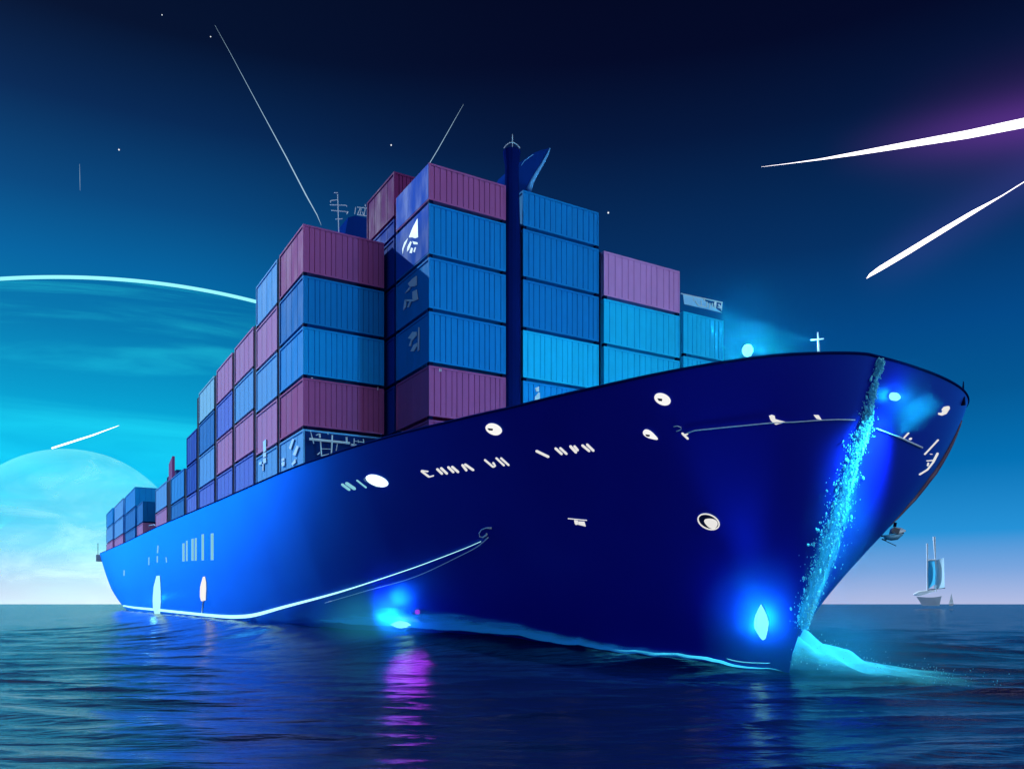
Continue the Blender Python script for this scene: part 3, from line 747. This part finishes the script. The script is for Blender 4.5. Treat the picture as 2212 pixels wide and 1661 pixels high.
# cross shaped foremast, jackstaff, stern locker and flagpole, thin dark post
cu = 22.6; b0 = on_v(1769, 770, V0 - 1.1); T = lambda x, y: on_v(x, y, V0 - 1.1)
mb = MB(); mb.tube([T(1769, 775), T(1768, 745), T(1766.5, 718)], [.05, .04, .02], 8); mb.tube([T(1752, 734.5), T(1779, 732)], .024, 6); mb.tube([T(1769, 768), T(1775, 768)], .03, 6); mb.build('foremast', M['white'], ship)
jh, jn = on_hull(2079, 868)
Yj = jh.y if jh else 35.3
mb = MB(); mb.tube([at(2080, 875, Yj), at(2080, 858, Yj)], [.10, .08], 8); mb.tube([at(2080, 858, Yj), at(2081, 824, Yj)], [.06, .02], 8); mb.build('jackstaff', M['dark'], ship)
lk = at(214, 1204, 148); mb = MB(); mb.box((-.3, -.5, -.7), (.6, .5, .5), lambda q: lk + q); lo = mb.build('stern_locker', M['white'], ship)
MB().tube([lk + Vector((-.2, 0, .5)), lk + Vector((-.2, 0, 2.6))], .05, 6).build('flagpole', M['dark'], lo)
pu = -44.9
pq = [on_v(365, 1150, .6), on_v(364, 1020, .6), on_v(371, 985, .6)]
mb = MB(); mb.prism([on_v(364.5, 1155, .6), on_v(364.5, 1003, .6), on_v(372, 985, .6), on_v(371, 1150, .6)], [q + (P(0, .25, 0) - P(0, 0, 0)) for q in (on_v(364.5, 1155, .6), on_v(364.5, 1003, .6), on_v(372, 985, .6), on_v(371, 1150, .6))])
mb.build('deck_post', M['plum'], ship)
# mooring gear on the stern deck
mb = MB(); cN = crop(220, 1150, 4.746)
for p, q, w in [((470, 800), (490, 765), 12), ((490, 765), (530, 752), 10), ((530, 752), (532, 775), 8), ((570, 690), (568, 745), 14), ((590, 665), (588, 735), 18), ((618, 660), (616, 720), 10), ((595, 660), (622, 660), 8), ((685, 650), (690, 640), 10), ((690, 638), (745, 628), 8), ((745, 628), (770, 650), 8)]:
    a, b = cN(*p), cN(*q); mb.tube([on_v(*a, .4), on_v(*b, .4)], w * .5 / 4.746 * .8834 * 95 / FPX, 6)
mb.build('mooring_winch', M['pale'], ship)

# ------------------------------------------------------------------ lettering on the containers
for key, h_ in (('B4', TIER), ('B5', 1.95)):
    mb = MB(); mb.box((-2.0, -2.15 - .012, .06), (2.0, -2.15 + .02, h_ - .2)); r_ = CONT[key]
    o = bpy.data.objects.new('side_panel', mesh('side_panel', mb.v, mb.f)); COL.objects.link(o); o.data.materials.append(M['deep blue']); o.parent = r_
def side_marks(key, cr, polys, v, mat=None):
    root = CONT[key]; mb = MB()
    for pl in polys:
        f = [on_v(*cr(*p), v - .02) for p in pl]; mb.prism(f, [q + (P(0, .04, 0) - P(0, 0, 0)) for q in f])
    o = mb.build('lettering', mat or M['white'], root); return o
vB = 4.6
side_marks('B4', c1, [[(1330, 615), (1334, 760), (1312, 768), (1285, 760), (1262, 762), (1290, 690)], [(1215, 895), (1212, 850), (1228, 800), (1258, 765), (1240, 810), (1222, 850)], [(1275, 790), (1285, 800), (1262, 860), (1248, 872), (1252, 835)],
                    [(1290, 790), (1330, 800), (1332, 815), (1300, 815)], [(1268, 880), (1280, 840), (1295, 845), (1285, 885)], [(1298, 870), (1310, 835), (1318, 840), (1308, 878)]], vB)
side_marks('B3', c1, [[(1320, 1058), (1320, 1130), (1305, 1140), (1270, 1140), (1255, 1118), (1290, 1080)], [(1230, 1195), (1262, 1150), (1280, 1140), (1262, 1170)], [(1290, 1180), (1320, 1165), (1330, 1240), (1312, 1248), (1290, 1235)],
                    [(1218, 1325), (1228, 1250), (1245, 1240), (1235, 1305)], [(1250, 1300), (1268, 1255), (1282, 1250), (1262, 1300)], [(1230, 1240), (1330, 1240), (1300, 1255), (1235, 1255)]], vB)
side_marks('B2', c1, [[(1255, 1540), (1290, 1490), (1320, 1490), (1320, 1520), (1285, 1560), (1275, 1600), (1262, 1600), (1280, 1545)], [(1335, 1455), (1340, 1455), (1338, 1630), (1330, 1640)], [(1275, 1640), (1300, 1590), (1325, 1575), (1325, 1600), (1300, 1640)]], vB)
side_marks('F0', c3, [[(610, 1200), (632, 1180), (632, 1270), (612, 1285)], [(610, 1290), (632, 1280), (632, 1315), (610, 1322)], [(610, 1330), (632, 1325), (632, 1362), (612, 1370)], [(580, 1360), (598, 1352), (598, 1375), (580, 1380)], [(606, 1370), (614, 1370), (612, 1425), (605, 1425)]], 0)
side_marks('A0', c3, [[(752, 1335), (775, 1322), (775, 1345), (754, 1352)], [(752, 1362), (776, 1352), (776, 1385), (754, 1392)], [(810, 1250), (835, 1180), (850, 1180), (825, 1260)], [(840, 1300), (870, 1230), (885, 1240), (860, 1310)], [(830, 1370), (860, 1330), (862, 1360), (835, 1385)], [(805, 1412), (860, 1395), (858, 1412), (815, 1418)]], 0)
def front_marks(key, cr, polys, u):
    root = CONT[key]; mb = MB()
    for pl in polys:
        f = [on_u(*cr(*p), u + .025) for p in pl]; mb.prism(f, [q + (P(-.04, 0, 0) - P(0, 0, 0)) for q in f])
    return mb.build('lettering', M['white'], root)
front_marks('C0', c4, [[(976, 470), (1006, 458), (1006, 495), (984, 498)], [(974, 566), (974, 540), (990, 520), (1004, 502), (1012, 510), (1012, 566)]], 5.27)
front_marks('B0', c4, [[(236, 320), (240, 318), (240, 342), (236, 342)], [(246, 320), (250, 322), (250, 342), (246, 344)]], 5.27)
front_marks('A1', c3, [[(982, 704), (995, 705), (995, 712), (982, 711)], [(1495, 778), (1500, 778), (1500, 803), (1496, 803)]], 0)

# ------------------------------------------------------------------ small boat hanging off the port bow
bh, bn = on_hull(1880, 1178)
Yb = (bh.y if bh else 34.5) + .6
c7 = crop(2100, 1250, 5.475)
def B7(x, y, dy=0.0): return at(*c7(x, y), Yb + dy)
root = empty('rescue_boat', B7(470, 340)); tag(root, 'small white and blue rescue boat hanging off the far side of the bow', 'rescue boat')
def loft(name, top, bot, w, mat, par):
    mb = MB(); mid_f = [B7(*p, -w) for p in top]; mid_b = [B7(*p, w) for p in top]; keel = [B7(*p, 0) for p in bot]
    n_ = len(top); mb.v = mid_f + keel + mid_b
    for i in range(n_ - 1):
        mb.f += [(i, i + 1, n_ + i + 1, n_ + i), (n_ + i, n_ + i + 1, 2 * n_ + i + 1, 2 * n_ + i), (2 * n_ + i, 2 * n_ + i + 1, i + 1, i)]
    mb.f += [(0, n_, 2 * n_), (n_ - 1, 2 * n_ - 1, 3 * n_ - 1)]
    return mb.build(name, mat, par, True)
loft('hull', [(320, 325), (420, 322), (520, 310), (600, 292)], [(345, 372), (430, 392), (520, 380), (590, 318)], .28, M['pale'], root)
loft('canopy', [(400, 312), (480, 300), (560, 296), (630, 270)], [(420, 240), (470, 208), (570, 222), (630, 252)], .24, M['white'], root)
mb = MB(); mb.prism([B7(*p, -.3) for p in [(430, 270), (470, 215), (560, 238), (530, 298), (470, 296)]], [B7(*p, -.22) for p in [(430, 270), (470, 215), (560, 238), (530, 298), (470, 296)]]); mb.build('canopy_window', M['window'], root)
mb = MB(); mb.tube([B7(300, 330), B7(430, 326), B7(600, 292)], .035, 6); mb.tube([B7(310, 372), B7(350, 385), B7(440, 335)], .03, 6); mb.tube([B7(310, 372), B7(400, 415), B7(500, 462)], .015, 6); mb.tube([B7(490, 150), B7(480, 205)], .06, 6); mb.build('davit_arm', M['dark'], root)

# ------------------------------------------------------------------ sails and islets on the horizon
YS = 420.0
def S7(x, y, dy=0.0): return at(*c7(x, y), YS + dy)
pw_ = principled('hazed_white_paint', (0.9, 0.9, 0.92), .6); ps_ = principled('teal_sailcloth', (0.16, 0.52, 0.75), .7); pg_ = principled('pale_sailcloth', (0.62, 0.74, 0.92), .8); ph_ = principled('hazed_blue_hull', (0.80, 0.88, 0.98), .8)  # distance haze is put into the pale colours of the far boats
root = empty('sailing_ship', S7(950, 1245)); tag(root, 'pale two masted sailing ship with one teal sail on the right horizon', 'sailing ship')
mb = MB(); top = [(770, 1140), (900, 1150), (1000, 1150), (1080, 1140), (1110, 1128)]; bot = [(850, 1262), (900, 1262), (1000, 1262), (1060, 1262), (1080, 1262)]
f = [S7(*p, -4) for p in top]; b_ = [S7(*p, 4) for p in top]; kf = [S7(*p, -1.5) for p in bot]; kb = [S7(*p, 1.5) for p in bot]; n_ = 5; mb.v = f + kf + kb + b_
for r in range(3):
    for i in range(n_ - 1): mb.f.append((r * n_ + i, r * n_ + i + 1, (r + 1) * n_ + i + 1, (r + 1) * n_ + i))
for i in range(n_ - 1): mb.f.append((i, i + 1, 3 * n_ + i + 1, 3 * n_ + i))
mb.f += [(0, n_, 2 * n_, 3 * n_), (n_ - 1, 2 * n_ - 1, 3 * n_ - 1, 4 * n_ - 1)]
mb.build('hull', ph_, root)
MB().tube([S7(735, 1112), S7(800, 1102), S7(920, 1078), S7(1010, 1060)], [.4, 1.3, .9, .4], 8).build('bowsprit', pw_, root, True)
MB().tube([S7(918, 1080), S7(916, 600), S7(913, 430)], [.4, .42, .5], 8).build('mast', pw_, root)
MB().tube([S7(1034, 1075), S7(1022, 600), S7(1007, 340)], [.35, .4, .7], 8).build('mast', pw_, root)
MB().tube([S7(932, 652), S7(1030, 650)], .4, 8).build('yard', pw_, root)
MB().tube([S7(922, 1050), S7(1155, 1024)], .2, 8).build('boom', M['dark'], root)
def cloth(name, col):
    m = bpy.data.materials.new(name); m.use_nodes = True; t = m.node_tree; t.nodes.clear(); q = G(t)
    d = q.n('ShaderNodeBsdfDiffuse'); d.inputs[0].default_value = (*col, 1); tl = q.n('ShaderNodeBsdfTranslucent'); tl.inputs[0].default_value = (*col, 1)
    mx = q.n('ShaderNodeMixShader'); mx.inputs[0].default_value = .55; q.l(d.outputs[0], mx.inputs[1]); q.l(tl.outputs[0], mx.inputs[2])
    o = q.n('ShaderNodeOutputMaterial'); q.l(mx.outputs[0], o.inputs[0]); return m
ps_ = cloth('teal_sailcloth', (0.10, 0.62, 0.90)); pg_ = cloth('pale_sailcloth', (0.62, 0.85, 0.95))
def sail(name, pts, mat, bulge):
    n_ = 10; vs = []; fs = []
    (a, b, c, d) = pts
    for i in range(n_ + 1):
        for j in range(n_ + 1):
            s_, t_ = i / n_, j / n_
            x = (a[0] * (1 - s_) + b[0] * s_) * (1 - t_) + (d[0] * (1 - s_) + c[0] * s_) * t_
            y = (a[1] * (1 - s_) + b[1] * s_) * (1 - t_) + (d[1] * (1 - s_) + c[1] * s_) * t_
            vs.append(S7(x, y, -bulge * math.sin(math.pi * s_) * math.sin(math.pi * min(1, t_ * .9 + .05))))
    m_ = (n_ + 1) ** 2
    for i in range(n_):
        for j in range(n_):
            q = i * (n_ + 1) + j; fs += [(q, q + 1, q + n_ + 2, q + n_ + 1)]
    return link(name, mesh(name, vs, fs), mat, root, True)
sail('sail', [(926, 660), (1024, 662), (1034, 962), (926, 1042)], ps_, 1.5)
sail('sail', [(1032, 655), (1140, 620), (1150, 1022), (1005, 1040)], pg_, 2.0)
root = empty('sailboat', S7(1238, 1245)); tag(root, 'tiny white sailboat with one triangular sail on the horizon', 'sailboat')
MB().prism([S7(1240, 1095, -.2), S7(1268, 1232, -.2), S7(1208, 1232, -.2), S7(1222, 1170, -.8)], [S7(1240, 1095, .2), S7(1268, 1232, .2), S7(1208, 1232, .2), S7(1222, 1170, -.4)]).build('sail', pw_, root)
MB().prism([S7(1200, 1236, -1), S7(1275, 1234, -1), S7(1262, 1262, -.6), S7(1212, 1262, -.6)], [S7(1200, 1236, 1), S7(1275, 1234, 1), S7(1262, 1262, .6), S7(1212, 1262, .6)]).build('hull', pw_, root)

# ------------------------------------------------------------------ planets
def planet(name, direction, ang, dist, label, base, streak, seed, rim):
    c = Vector(direction).normalized() * dist + CAM; r = dist * math.sin(math.radians(ang))
    root = empty(name, c); tag(root, label, 'planet')
    bm = bmesh.new(); bmesh.ops.create_uvsphere(bm, u_segments=192, v_segments=96, radius=r)
    me = bpy.data.meshes.new('globe'); bm.to_mesh(me); bm.free()
    m = bpy.data.materials.new(name + '_surface'); m.use_nodes = True; t = m.node_tree; t.nodes.clear(); q = G(t)
    co = q.n('ShaderNodeTexCoord'); mp = q.n('ShaderNodeMapping'); q.l(co.outputs['Object'], mp.inputs[0])
    mp.inputs['Scale'].default_value = tuple(np.array(streak) / r); mp.inputs['Location'].default_value = (seed, seed * .3, 0)
    mp.inputs['Rotation'].default_value = (0, 0, math.radians(0))
    nz = q.n('ShaderNodeTexNoise'); q.l(mp.outputs[0], nz.inputs['Vector']); nz.inputs['Scale'].default_value = 1; nz.inputs['Detail'].default_value = 7; nz.inputs['Roughness'].default_value = .6
    nz.inputs['Distortion'].default_value = .8
    d = q.n('ShaderNodeBsdfDiffuse'); q.l(q.mix(q.mr(nz.outputs[0], .42, .74), base[0], base[1]), d.inputs[0])
    tr = q.n('ShaderNodeBsdfTransparent'); a = q.n('ShaderNodeAddShader'); q.l(d.outputs[0], a.inputs[0]); q.l(tr.outputs[0], a.inputs[1])
    # only the near hemisphere carries the thin cloud deck: the far one stays clear
    ge = q.n('ShaderNodeNewGeometry'); mx = q.n('ShaderNodeMixShader'); q.l(ge.outputs['Backfacing'], mx.inputs[0]); q.l(a.outputs[0], mx.inputs[1]); q.l(tr.outputs[0], mx.inputs[2])
    o = q.n('ShaderNodeOutputMaterial'); q.l(mx.outputs[0], o.inputs[0])
    gl = link('globe', me, m, root, True); gl.location = c; gl.matrix_parent_inverse = Matrix.Translation(c).inverted()
    if rim:
        # luminous limb: a slim ring of lit upper air round the globe, square to the line of sight
        nn = (c - CAM).normalized(); d0 = (c - CAM).length; ro = r * r / d0
        cc = c - nn * ro; rl = r * math.cos(math.asin(r / d0)); ax = nn.cross(Vector((0, 0, 1))).normalized(); up = ax.cross(nn).normalized()
        mb = MB(); N = 720; k = 10; wr = rim
        for i in range(N):
            w = 2 * math.pi * i / N; rad = ax * math.cos(w) + up * math.sin(w)
            for j in range(k):
                e = 2 * math.pi * j / k; mb.v.append(cc + rad * (rl + wr * math.cos(e)) + nn * (wr * math.sin(e)))
        for i in range(N):
            for j in range(k): mb.f.append((i * k + j, ((i + 1) % N) * k + j, ((i + 1) % N) * k + (j + 1) % k, i * k + (j + 1) % k))
        mb.build('bright_limb', M['limb'], root, True)
    return root
M['limb'] = emission('bright_limb_air', (0.30, 0.92, 1.0), 1.15)
planet('giant_planet', (-0.36769, 0.88330, -0.29082), 36.586, 60000, 'giant hazy teal planet whose thin bright rim arches over the sea',
       ((0.0, 0.012, 0.006, 1), (0.02, 0.42, 0.26, 1)), (2.2, 2.2, 16), 3.1, 82)
planet('pale_planet', (-0.46910, 0.88166, 0.05124), 6.469, 90000, 'pale icy planet rising behind the stern of the ship',
       ((0.22, 0.34, 0.12, 1), (0.60, 0.66, 0.28, 1)), (1.3, 1.3, 3.2), 8.2, None)

# ------------------------------------------------------------------ meteors and stars
def meteor(pts, ws, Y, label, mat):
    A = [at(*p, Y) for p in pts]; rs = [max(w, .3) * .5 * Y / FPX for w in ws]
    P3, R3 = [], []
    for i in range(len(A) - 1):
        for k in range(8): P3.append(A[i].lerp(A[i + 1], k / 8)); R3.append(rs[i] + (rs[i + 1] - rs[i]) * k / 8)
    P3.append(A[-1]); R3.append(rs[-1])
    o = MB().tube(P3, R3, 10).build('meteor_trail', mat, None, True)
    return tag(o, label, 'meteor trail', 'meteor trails in the sky')
meteor([(1645, 361), (1710, 353), (1770, 345), (1850, 332), (1960, 313), (2090, 291), (2212, 266), (2330, 243)], [.3, .9, 2.4, 7, 11.5, 16, 19, 22], 3000, 'thickest white meteor trail with purple glow at right edge', M['meteor'])
meteor([(1872, 602), (1880, 594), (1900, 581), (1960, 545), (2040, 496), (2100, 460), (2130, 443), (2165, 423), (2240, 376)], [.5, 6, 10, 11, 10, 8, 5, 2, 1], 3000, 'white spindle meteor trail diving below the thickest one', M['meteor'])
meteor([(464, 55), (500, 120), (560, 232), (620, 343), (660, 420), (685, 465), (694, 487)], [.2, .6, 1.1, 2.2, 2.6, 1.6, .4], 3000, 'long thin pale meteor trail over the corner stack', M['meteorc'])
meteor([(1001, 226), (970, 281), (945, 325), (925, 358)], [.2, .9, 1.2, 1.2], 3000, 'short thin pale meteor trail above the lettered stack', M['meteorc'])
meteor([(257, 919), (200, 940), (150, 956), (112, 968)], [.5, 2.6, 3.4, 3.0], 3000, 'short bright trail grazing the top of the pale planet', M['meteor'])
meteor([(172, 355), (172.5, 385), (173, 412)], [.2, .6, .2], 3000, 'very faint upright trail at upper left', M['meteorc'])
for (x, y, w, lb) in [(257, 324, 3.2, 'tiny star at upper left beside the faint upright trail'), (350, 33, 2.2, 'tiny star near the top left of the sky'), (455, 80, 2.4, 'tiny star beside the top of the long thin trail'),
                      (845, 314, 3.0, 'tiny star just above the dark mauve container'), (1314, 460, 3.6, 'tiny star right of the tallest blue stack')]:
    bm = bmesh.new(); bmesh.ops.create_icosphere(bm, subdivisions=2, radius=w * .5 * 5000 / FPX); me = bpy.data.meshes.new('star'); bm.to_mesh(me); bm.free()
    o = link('star', me, M['star'], None); o.location = at(x, y, 5000); tag(o, lb, 'star', 'stars in the sky')

# ------------------------------------------------------------------ white water: spray down the stem, bow wave, foam along the side
def foam_material(name, col, scale, lo, hi, glow=0.0, trans=0.25):
    """foam whose cover is broken up by noise and thins out with the mesh's own 'cover' attribute"""
    m = bpy.data.materials.new(name); m.use_nodes = True; t = m.node_tree; t.nodes.clear(); q = G(t)
    ge = q.n('ShaderNodeNewGeometry'); mp = q.n('ShaderNodeMapping'); q.l(ge.outputs['Position'], mp.inputs[0]); mp.inputs['Scale'].default_value = scale
    nz = q.n('ShaderNodeTexNoise'); q.l(mp.outputs[0], nz.inputs['Vector']); nz.inputs['Scale'].default_value = 1; nz.inputs['Detail'].default_value = 6; nz.inputs['Roughness'].default_value = .65; nz.inputs['Distortion'].default_value = .5
    at_ = q.n('ShaderNodeAttribute'); at_.attribute_name = 'cover'
    a = q.m('ADD', nz.outputs[0], q.m('SUBTRACT', at_.outputs['Fac'], 0.5))
    a = q.mr(a, lo, hi)
    a = q.m('MULTIPLY', a, q.mr(at_.outputs['Fac'], 0.0, 0.25))
    d = q.n('ShaderNodeBsdfDiffuse'); d.inputs[0].default_value = (*col, 1)
    tl = q.n('ShaderNodeBsdfTranslucent'); tl.inputs[0].default_value = (*col, 1)
    ms = q.n('ShaderNodeMixShader'); ms.inputs[0].default_value = trans; q.l(d.outputs[0], ms.inputs[1]); q.l(tl.outputs[0], ms.inputs[2])
    lit = ms.outputs[0]
    if glow:      # emission added so the water looks brightly lit
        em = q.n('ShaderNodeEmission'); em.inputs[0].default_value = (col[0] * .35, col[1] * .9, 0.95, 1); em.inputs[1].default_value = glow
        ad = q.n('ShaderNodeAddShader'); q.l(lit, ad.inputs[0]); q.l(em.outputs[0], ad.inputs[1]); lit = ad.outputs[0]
    tr = q.n('ShaderNodeBsdfTransparent'); mx = q.n('ShaderNodeMixShader'); q.l(a, mx.inputs[0]); q.l(tr.outputs[0], mx.inputs[1]); q.l(lit, mx.inputs[2])
    o = q.n('ShaderNodeOutputMaterial'); q.l(mx.outputs[0], o.inputs[0]); return m
def grid_obj(name, fn, nu, nv, mat, label):
    vs, cv = [], []
    for i in range(nu + 1):
        for j in range(nv + 1):
            p, c = fn(i / nu, j / nv); vs.append(p); cv.append(c)
    fs = [(i * (nv + 1) + j, (i + 1) * (nv + 1) + j, (i + 1) * (nv + 1) + j + 1, i * (nv + 1) + j + 1) for i in range(nu) for j in range(nv)]
    me = mesh(name, vs, fs); at_ = me.attributes.new('cover', 'FLOAT', 'POINT'); at_.data.foreach_set('value', cv)
    o = link(name, me, mat, None, True)
    if label: tag(o, label, kind='stuff')
    return o
def water_z(x, y):
    X = np.array([[x]]); Y = np.array([[y]]); return float((swell(X, Y) + waves(X, Y, np.hypot(X, Y)) * .72)[0, 0])
FOAM = (0.16, 0.80, 0.88)
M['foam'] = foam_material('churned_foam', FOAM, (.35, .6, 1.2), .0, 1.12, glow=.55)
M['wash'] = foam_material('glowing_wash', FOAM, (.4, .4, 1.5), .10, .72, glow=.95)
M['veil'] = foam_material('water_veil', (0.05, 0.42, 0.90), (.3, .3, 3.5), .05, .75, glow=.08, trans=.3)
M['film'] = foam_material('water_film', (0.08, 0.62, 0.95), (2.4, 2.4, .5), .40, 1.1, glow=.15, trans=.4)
M['drop'] = principled('spray_drops', (0.25, 0.85, 0.97), .5, spec=.1)
# churned bow wave thrown out to port of the stem
def bow(u, v):
    # u: along the wave away from the stem, v: across it
    L = 5.9 * u; d = Vector((.985, -.17 + .12 * u, 0)).normalized(); nrm_ = Vector((-d.y, d.x, 0))
    wdt = .28 + 5.2 * u ** .65 * (1 - .35 * u); a = (v * 2 - 1)
    p = foot + Vector((-.1, .05, 0)) + d * L + nrm_ * (wdt * a - 1.6 * u)
    prof = max(0.0, 1 - a * a)
    h = (1.25 * math.exp(-3.2 * u) + .34 * (1 - u)) * prof ** .8
    h *= 1 + .22 * math.sin(9 * u + 4 * a) * math.sin(5 * a + 2) + .1 * math.sin(31 * u + 9 * a)
    p.x += .24 * h
    z = max(water_z(p.x, p.y), -.5) + h * .95 + .03 - .10 * (1 - prof)
    return Vector((p.x, p.y, z)), min(1.0, prof * (1.35 - 1.35 * u ** 1.2))
grid_obj('bow_wave', bow, 90, 50, M['foam'], 'bright cyan churned bow wave right of the stem')
# foam crest and thin sheet of water riding along the starboard side
def crest_path(u):
    # from the waterline lamp to the stem
    U = -7.0 + u * 27.75; v = wl_v(U)
    return U, v
def crest(u, w):
    U, v = crest_path(u); off = .10 + (1 - w) * (1.0 + .25 * math.sin(u * 11)) * (1 - u) ** .7
    p = P(U, v - off, 0); z = water_z(p.x, p.y)
    wd = (.26 + .30 * math.sin(7 * u + 1) ** 2) * (1 - u ** 4) * (1 - .4 * u)
    return Vector((p.x, p.y, z + .05 + wd * math.sin(math.pi * w))), min(1, 1.3 * math.sin(math.pi * min(1, w + .02)) ** .5) * min(1, u * 12 + .35)
grid_obj('wash_foam', crest, 220, 10, M['wash'], 'bright cyan foam line along the waterline of the ship')
def veil(u, w):
    U, v = crest_path(u * .97); hgt = (.5 + .8 * math.sin(math.pi * min(1, u * 1.25)) ** 2) * (1 - .5 * u)
    z0_ = 0.0; p0 = P(U, v - .2, 0); z0_ = water_z(p0.x, p0.y) + .02
    zz = z0_ + hgt * w
    s_ = (U + 122) / 142.9; s_ = min(max(s_, 0), .999); zd = lerp_tab(s_, ZS); k = max(zz, 0) / zd
    q_ = hull_pt(s_, k, -1); n_ = P(0, -1, 0) - P(0, 0, 0)
    p = q_ + n_ * (.10 + .35 * (1 - w))
    return Vector((p.x, p.y, zz)), (1 - w) ** .8 * .95 * min(1, u * 5) * min(1, (1 - u) * 4)
grid_obj('water_veil', veil, 200, 14, M['veil'], 'thin blue sheet of water sliding along the ship side above the foam')
# strip added at the waterline to make the foam line glow
pts_ = []
for u in np.linspace(0, .985, 120):
    U, v = crest_path(float(u)); p = P(U, v - .12, 0); pts_.append(Vector((p.x, p.y, water_z(p.x, p.y) + .26)))
MB().tube(pts_, list(.055 * np.minimum(1, np.minimum(np.linspace(0, 9, 120), np.linspace(3, .25, 120)))), 6).build('glow_strip', M['strip_added'], ship, True)
# spray running down the stem
SP = [c5(1415, 325), c5(1395, 400), c5(1365, 520), c5(1335, 640), c5(1320, 760), c5(1280, 880), c5(1240, 1000), c5(1195, 1130), c5(1160, 1260), c5(1125, 1400), c5(1100, 1500), c8(1045, 150), c8(1005, 300), c8(960, 430), c8(915, 560), c8(880, 680), c8(850, 790), c8(822, 900)]
SWD = [18, 20, 24, 34, 54, 66, 70, 74, 80, 84, 92, 100, 100, 96, 88, 74, 54, 28]
def sp_at(t):
    q_ = t * (len(SP) - 1); i = min(int(q_), len(SP) - 2); f = q_ - i
    return SP[i][0] + (SP[i + 1][0] - SP[i][0]) * f, SP[i][1] + (SP[i + 1][1] - SP[i][1]) * f, (SWD[i] + (SWD[i + 1] - SWD[i]) * f) * .8834 / 3.16
last = [on_hull(*c5(1395, 400))]
def film(u, w):
    x, y, wd = sp_at(u); x += (w * 2 - 1) * wd * 2.0
    h, n = on_hull(x, y)
    if h is None: h, n = last[0]
    last[0] = (h, n); a = 1 - abs(w * 2 - 1)
    return h + n * (.05 + .14 * a), min(1.0, a * 1.2) * (.45 + .5 * u)
grid_obj('water_film', film, 110, 16, M['film'], 'glassy blue film of water running down the stem')
R_ = random.Random(5)
bm = bmesh.new(); bmesh.ops.create_icosphere(bm, subdivisions=1, radius=1); bm.verts.ensure_lookup_table()
IV = np.array([v.co[:] for v in bm.verts]); IF = np.array([[v.index for v in f.verts] for f in bm.faces]); bm.free()
DV, DF = [], []
def drop(c, r, sz, ax=0.0):
    q = IV * r * np.array(sz)
    if ax: ca, sa = math.cos(ax), math.sin(ax); q = np.stack([q[:, 0] * ca + q[:, 2] * sa, q[:, 1], -q[:, 0] * sa + q[:, 2] * ca], 1)
    DF.append(IF + len(DV) * len(IV)); DV.append(q + np.array(c[:]))
clump = [R_.random() for i in range(60)]
for i in range(6500):
    t = R_.random() ** .8; x, y, wd = sp_at(t)
    if t < .2 and R_.random() < .45: continue
    if R_.random() < .5: t = min(.995, max(0, R_.choice(clump) + R_.gauss(0, .01))); x, y, wd = sp_at(t)
    gx = R_.gauss(0, .40 if R_.random() < .85 else .75)
    h, n = on_hull(x + gx * wd, y + R_.uniform(-6, 6))
    if h is None: continue
    r = R_.uniform(.006, .022) * (1 + 1.6 * (R_.random() < .12))
    drop(h + n * R_.uniform(.04, .28) * (1 - min(.8, abs(gx))), r, (R_.uniform(.6, 1.2), R_.uniform(.5, 1.0), R_.uniform(.9, 2.2)), R_.uniform(-.5, .5))
for i in range(420):   # drops thrown off the bow wave
    p, cvr = bow(R_.random() ** 1.6, R_.uniform(.05, .95)); drop(p + Vector((0, 0, min(.5, R_.expovariate(9)))), R_.uniform(.008, .022), (1, 1, 1))
me = bpy.data.meshes.new('spray'); me.from_pydata(np.vstack(DV).tolist(), [], np.vstack(DF).tolist()); me.update()
o = link('spray', me, M['drop'], None, True); tag(o, 'cyan spray drops tumbling down the stem of the ship', kind='stuff')
# lamp added at the stem to light the churn; violet lamp placed for the violet patch
bulb = foot + Vector((2.2, -.1, .75))
lens = MB().lathe(P(20.2, V0 + 1.0, 1.6), [(.02, -.1), (.1, -.06), (.12, .04), (.02, .1)], 12).build('added_stem_lamp', M['lamp'], ship, True)
spot_light('added_stem_light', foot + Vector((.9, -.4, 4.2)), foot + Vector((2.6, -.6, .4)), 21000, (0.10, 0.82, 1.0), .5, 95, lens)
haze_ball(foot + Vector((1.9, -.3, .7)), 4.0, 0.34, (1.2, .9, .6))
mid_ = sum((on_hull(*SP[k])[0] for k in (6, 10, 13)), Vector()) / 3; haze_ball(mid_, 3.8, 0.22, (.45, .45, 1.25))
h, n = on_hull(905, 1318)
vl = MB().lathe(h + n * .12, [(.02, -.12), (.12, -.08), (.12, .08), (.02, .12)], 12).build('violet_lamp', emission('violet_lamp_glass', (0.45, 0.05, 1.0), .6), ship, True)
l = bpy.data.lights.new('violet_lamp_light', 'SPOT'); l.energy = 150; l.color = (0.45, 0.03, 1.0); l.spot_size = math.radians(38); l.spot_blend = 1.0; l.shadow_soft_size = 1.0
lo_ = bpy.data.objects.new('violet_lamp_light', l); COL.objects.link(lo_); src = h + n * 1.0 + Vector((0, 0, .4)); lo_.location = src
tgt = at(872, 1462, 1) ; d = (tgt - CAM); tt = CAMZ / -d.z; tgt = CAM + d * tt
lo_.rotation_euler = (src - tgt).to_track_quat('Z', 'Y').to_euler()
